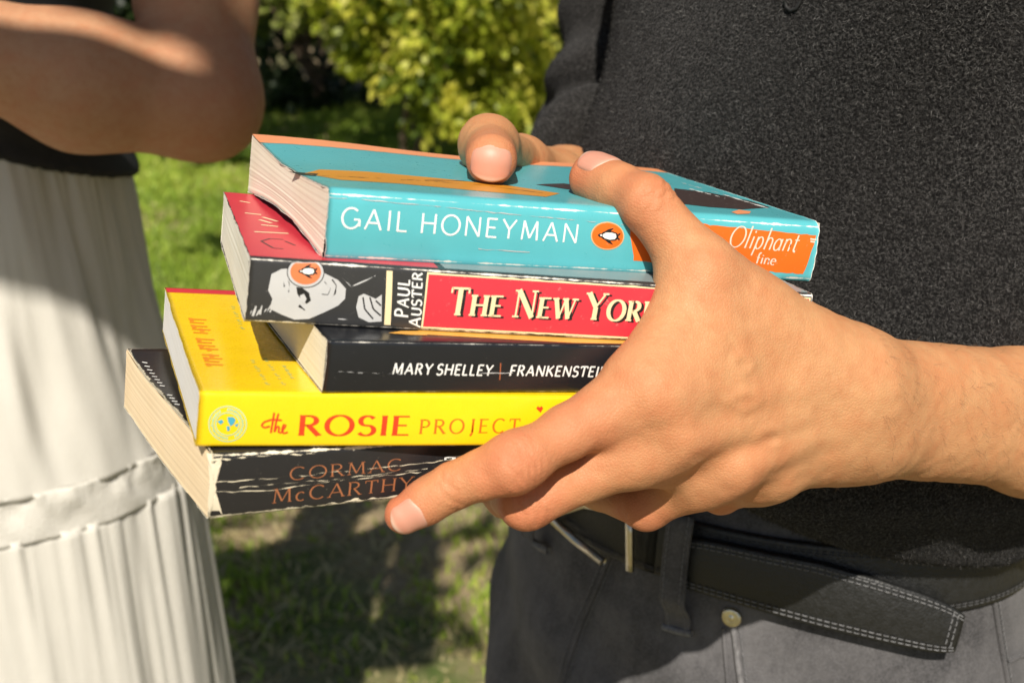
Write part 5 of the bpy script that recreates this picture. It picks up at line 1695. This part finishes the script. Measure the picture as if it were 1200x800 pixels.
        b0 = q[-1]; V, F = tube(np.array([b0 - sd[-1] * w_px * 1.15, b0 + qn[-1] * .0012, b0 + sd[-1] * w_px * 1.15]) + qn[-1] * .0012, .0021, 8)
        mesh_obj('bar_tack', V, tri_ok(F), thread, lp)
    belt_loop([(812, 600), (806, 640), (801, 690), (797, 736)], .0075)
    belt_loop([(647, 596), (643, 612), (641, 628), (640, 640)], .0070)
    # ---- copper-free pale rivet at the pocket corner
    rq, rn = px_on(jeans_fn, [(858, 722)], .0010)
    c, nr = rq[0], rn[0]; u = unit(np.cross(nr, up)); w = np.cross(nr, u)
    prof = [(.0001, .0016), (.0012, .0018), (.0016, .0010), (.0024, .0011), (.0046, .0016), (.0055, .0008), (.0057, -.0006)]
    V = np.concatenate([[c + nr * h + (u * math.cos(t) + w * math.sin(t)) * r for t in np.arange(20) / 20 * 6.2832] for r, h in prof])
    mesh_obj('rivet', V, np.concatenate([grid_faces(len(prof), 20, wrap_v=True)]), plain('rivet_brass', (.70, .64, .48), .32, .2, 200, .3, 1.0), jn)
    # ---- pocket hem, fly and side seams as raised folds with stitches
    pale = plain('worn_denim_edge', (.15, .146, .15), .9, .35, 300, .6)

    def seam(name, pts, r, mat, off=.0006, st=(), n=40):
        q, qn = path_px(jeans_fn, pts, off, n)
        hit = np.abs(jeans_fn(q)) < .006                      # keep only what really lies on the cloth
        q, qn = q[hit], qn[hit]
        if len(q) < 4: return
        V, F = tube(q, r, 8); s_ = mesh_obj(name, V, tri_ok(F), mat, jn)
        tdir = np.gradient(q, axis=0); sd = np.cross(qn, tdir); sd /= np.linalg.norm(sd, axis=1)[:, None]
        for k in st: dashes('stitching', q + sd * k + qn * .0006, qn, .0024, .0010, .00028, thread, s_)
    seam('pocket_hem', [(858, 728), (862, 748), (864, 770), (868, 800), (874, 830), (890, 870)], .0018, pale, .0004, (.0035,))
    seam('pocket_hem', [(848, 735), (850, 765), (853, 800), (860, 840)], .0011, denim, .0006)
    seam('fly_seam', [(716, 650), (700, 690), (682, 730), (668, 770), (660, 802), (648, 860)], .0015, denim, .0006, (.0030, -.004))
    seam('side_seam', [(1160, 686), (1165, 710), (1171, 750), (1180, 800), (1190, 850)], .0015, denim, .0006, (.0030,))
    seam('pocket_seam', [(1180, 775), (1195, 768), (1220, 760)], .0012, denim, .0006, (.002,))
    seam('waistband_edge', [(1112, 688), (1140, 682), (1170, 676), (1210, 668)], .0012, pale, .0006)
    # shoes
    for s in (-1, 1):
        def shoe(p):
            d = smin(cone(p, mp(s * .095, -.045, .055), mp(s * .10, .13, .045), .044, .038), cone(p, mp(s * .095, -.02, .11), mp(s * .095, -.02, .06), .046, .046), .03)
            return smax(d, .004 - p[:, 2], .006)
        c = mp(s * .1, .04, .06)
        V, F = mesh_sdf(shoe, c - np.array([.2, .2, .07]), c + np.array([.2, .2, .12]), .006)
        mesh_obj('shoe', V, F, plain('shoe_black', (.02, .02, .02), .5), man)
    # a loose thread on the chest of the sweater
    q, qn = px_on(sweater_fn, [(921, 2), (923, 9), (928, 13), (935, 10), (939, 3), (942, -6)], .0012)
    V, F = tube(q, .0009, 6); mesh_obj('drawstring', V, tri_ok(F), plain('black_cord', (.006, .006, .006), .7), sw)


# ================================================================== the person on the left in the white skirt
W_C = np.array([-.468, .965, 0]); W_FACE = unit(np.array([.25, -.97, 0])); W_LAT = np.array([-W_FACE[1], W_FACE[0], 0])   # lat: image right


def wp(l, f, z):
    return W_C + W_LAT * l + W_FACE * f + np.array([0, 0, z])


def build_woman():
    skin = skin_material('skin_tan', (.46, .24, .132), (.46, .185, .10), .14, 3.0)
    EL, SH = P(236, 118, .860), P(212, -335, .96)
    MID, WRI = P(95, 96, .825), P(-165, 15, .775)
    hc = wp(0, .02, 1.645)

    def body(p):
        d = loft(p, W_C, W_FACE, W_LAT, [(.80, .140, .105, 0, 0), (.95, .138, .10, 0, 0), (1.12, .118, .085, 0, 0), (1.30, .150, .105, 0, .01), (1.42, .150, .085, 0, 0), (1.47, .08, .06, 0, 0)])
        for s in (-1, 1):
            d = smin(d, cone(p, wp(s * .065, 0, .86), wp(s * .07, 0, .47), .072, .05), .03)
            d = smin(d, cone(p, wp(s * .075, 0, .47), wp(s * .075, -.02, .09), .048, .034), .02)
            d = smin(d, cone(p, wp(s * .075, -.02, .05), wp(s * .08, .11, .032), .030, .022), .02)
        d = smin(d, cone(p, wp(0, -.01, 1.42), wp(0, 0, 1.58), .052, .046), .03)
        return smin(d, head_sdf(p, hc, W_FACE, W_LAT, .215), .015)

    def arm(p):
        d = cone(p, SH, EL + (SH - EL) * .25, .047, .0415)
        d = smin(d, cone(p, EL + (SH - EL) * .25, EL, .0415, .0385), .02)
        d = smin(d, cone(p, EL, MID, .0400, .0450), .022)
        d = smin(d, cone(p, MID, WRI, .0445, .025), .02)
        d = smin(d, cone(p, EL + unit(EL - MID) * .010 + unit(EL - SH) * .006, EL, .022, .030), .016)      # point of the elbow
        return smin(d, simple_hand(p, WRI, WRI - MID, np.array([.2, .6, -.6]), np.array([0, -.3, 1.0]), .92), .01)
    OS, OE, OW = wp(-.185, -.01, 1.42), wp(-.25, -.03, 1.15), wp(-.23, .10, .93)

    def arm2(p):
        d = smin(cone(p, OS, OE, .046, .036), cone(p, OE, OW, .038, .024), .02)
        return smin(d, simple_hand(p, OW, OW - OE, np.array([1.0, 0, 0]), np.array([.2, -1.0, 0]), .92), .01)
    V3, F3 = mesh_sdf(lambda p: smin(smin(body(p), arm2(p), .02), cone(p, wp(.1, 0, 1.42), SH, .045, .047), .02), [-1.0, .55, -.02], [.0, 1.35, 1.82], .0055)
    lo = np.minimum.reduce([SH, EL, MID, WRI]) - np.array([.22, .12, .09]); hi = np.maximum.reduce([SH, EL, MID, WRI]) + .08
    V1, F1 = mesh_sdf(arm, lo, hi, .0028)
    n1 = sdf_normals(arm, V1, .002); V1 = V1 + n1 * (.0005 * vnoise(V1, 60, 3))[:, None]
    V, F = merge((V1, F1), (V3, F3))
    fl = np.concatenate([.55 * np.exp(-(np.linalg.norm(V1 - EL, axis=1) / .05) ** 2), np.zeros(len(V3))])
    wo = mesh_obj('person', V, F, skin, attrs={'flush': fl})
    tag(wo, 'person in white tiered skirt and black top with bent bare arm at the left edge', 'person')
    hv, hf_ = mesh_sdf(lambda p: hair_cap(p, hc, W_FACE, W_LAT, True), hc - np.array([.15, .17, .36]), hc + .16, .005)
    mesh_obj('hair', hv, hf_, plain('brown_hair', (.05, .028, .015), .5, .4, 80, .5), wo)
    for s in (-1, 1):
        vv, ff = mesh_sdf(lambda p: np.linalg.norm(p - (hc + W_LAT * .0296 * s + W_FACE * .080 + np.array([0, 0, .0115])), axis=1) - .0094, hc - .13, hc + .13, .002)
        e = mesh_obj('eye', vv, ff, plain('eye_white', (.75, .73, .70), .2), wo)
        vv, ff = mesh_sdf(lambda p: np.linalg.norm(p - (hc + W_LAT * .0296 * s + W_FACE * .0858 + np.array([0, 0, .0115])), axis=1) - .0046, hc - .13, hc + .13, .0015)
        mesh_obj('iris', vv, ff, plain('iris_green', (.05, .05, .02), .15), e)

    def top(p):
        d = loft(p, W_C, W_FACE, W_LAT, [(1.04, .160, .122, 0, 0), (1.12, .155, .117, 0, 0), (1.17, .150, .112, 0, 0), (1.22, .148, .106, 0, .004), (1.30, .160, .116, 0, .01), (1.42, .154, .094, 0, 0), (1.46, .09, .07, 0, 0)])
        d = d - .002 * np.sin(p[:, 2] * 120 + p[:, 0] * 40)
        l = (p - W_C) @ W_LAT
        d = smax(d, (1.144 - .375 * (np.clip(l, -.14, .18) - .07)) - p[:, 2], .006)
        return smax(d, -(np.linalg.norm(p - wp(0, .03, 1.49), axis=1) - .09), .01)
    V, F = mesh_sdf(top, [-.72, .75, 1.0], [-.22, 1.2, 1.5], .005)
    mesh_obj('top', V, F, plain('black_jersey', (.012, .012, .014), .8, .3, 120, .3), wo)
    # ---- tiered gathered skirt: upper tier, lace band, lower tier
    ctr = W_C
    gau = skirt_material()
    lace = skirt_material(); lace.name = 'white_lace'; lnt = lace.node_tree
    lv = N(lnt, 'ShaderNodeTexVoronoi', Scale=520.0); lnt.links.new(coords(lnt), lv.inputs['Vector'])
    bump(lnt, lnt.nodes['Principled BSDF'], lv.outputs['Distance'], .45, .0012)

    def tier(name, z0, z1, r0, r1, folds, amp0, amp1, seed, parent, thick=.0012, nz=60, na=420, cords=0.0, damp=0.0, mat=None):
        rg = np.random.default_rng(seed)
        aa = np.linspace(0, 2 * math.pi, na, endpoint=False)
        ph = rg.random(8) * 6.28
        V = []
        for side in (0, 1):
            for i in range(nz):
                t = i / (nz - 1); z = z0 + (z1 - z0) * t
                bl = t ** .7 * (1 - damp * t ** 3)
                cc = np.stack([np.cos(aa), np.sin(aa), 0 * aa + t * .35 + seed], 1)
                kk = len(folds)
                fold = 1.3 * (vnoise(cc * np.array([1, 1, 1.0]), 2.2 * kk / 4, seed) * .55 + vnoise(cc, 4.6 * kk / 4, seed + 1) * .75 + vnoise(cc, 9.5, seed + 2) * .22)
                fine = (vnoise(cc * np.array([1, 1, .3]), 19, seed + 5) * .0042 + vnoise(cc * np.array([1, 1, .3]), 33, seed + 6) * .0022) * (1 - t) ** 2.5
                r = 1 + (r1 / r0 - 1) * t
                rad = (amp0 + (amp1 - amp0) * bl) * fold + fine + .0005 * np.sin(aa * 37 + t * 9 + np.sin(aa * 5) * 3) - side * thick
                x = (.140 * r0 * r / .14 + rad) * np.cos(aa); y = (.106 * r0 * r / .14 + rad) * np.sin(aa)
                V.append(ctr + W_LAT * x[:, None] + W_FACE * y[:, None] + np.array([0, 0, 1.0]) * z)
        if cords:
            for i, dz in ((0, .001), (nz - 1, -.001)):
                q = V[i] + (V[i] - ctr) * np.array([1, 1, 0]) * .008 + np.array([0, 0, dz])
                cv, cf = tube(np.concatenate([q, q[:1]]), .0009, 6, False)
                mesh_obj('lace_cord', cv, cf, gau, parent)
        V = np.concatenate(V)
        f = grid_faces(nz, na, wrap_v=True)
        fi = f[:, ::-1] + nz * na
        k = np.arange(na); k1 = (k + 1) % na; e = (nz - 1) * na
        rim = np.concatenate([np.stack([e + k, e + k1, nz * na + e + k1, nz * na + e + k], 1), np.stack([k1, k, nz * na + k, nz * na + k1], 1)])
        return mesh_obj(name, V, np.concatenate([f[:, ::-1], f + nz * na, rim]), mat or gau, parent)
    fo = [(9, .5), (14, .45), (22, .35), (5, .5)]
    skirt = tier('skirt', 1.160, .880, .141, .178, fo, .0012, .0190, 3, wo, damp=.85)
    tier('lace_band', .884, .842, .1792, .1795, fo, .0030, .0030, 3, skirt, .002, 16, mat=lace)
    tier('lower_tier', .846, .16, .1775, .205, [(5, .6), (8, .5), (12, .4), (19, .22)], .0008, .017, 9, skirt, nz=80)
    for s in (-1, 1):
        def shoe(p):
            return smax(cone(p, wp(s * .075, -.035, .035), wp(s * .08, .11, .03), .036, .031), .004 - p[:, 2], .006)
        c = wp(s * .08, .04, .05)
        V, F = mesh_sdf(shoe, c - np.array([.18, .18, .055]), c + np.array([.18, .18, .08]), .006)
        mesh_obj('shoe', V, F, plain('shoe_tan', (.25, .16, .10), .6), wo)


build_holder()
build_woman()
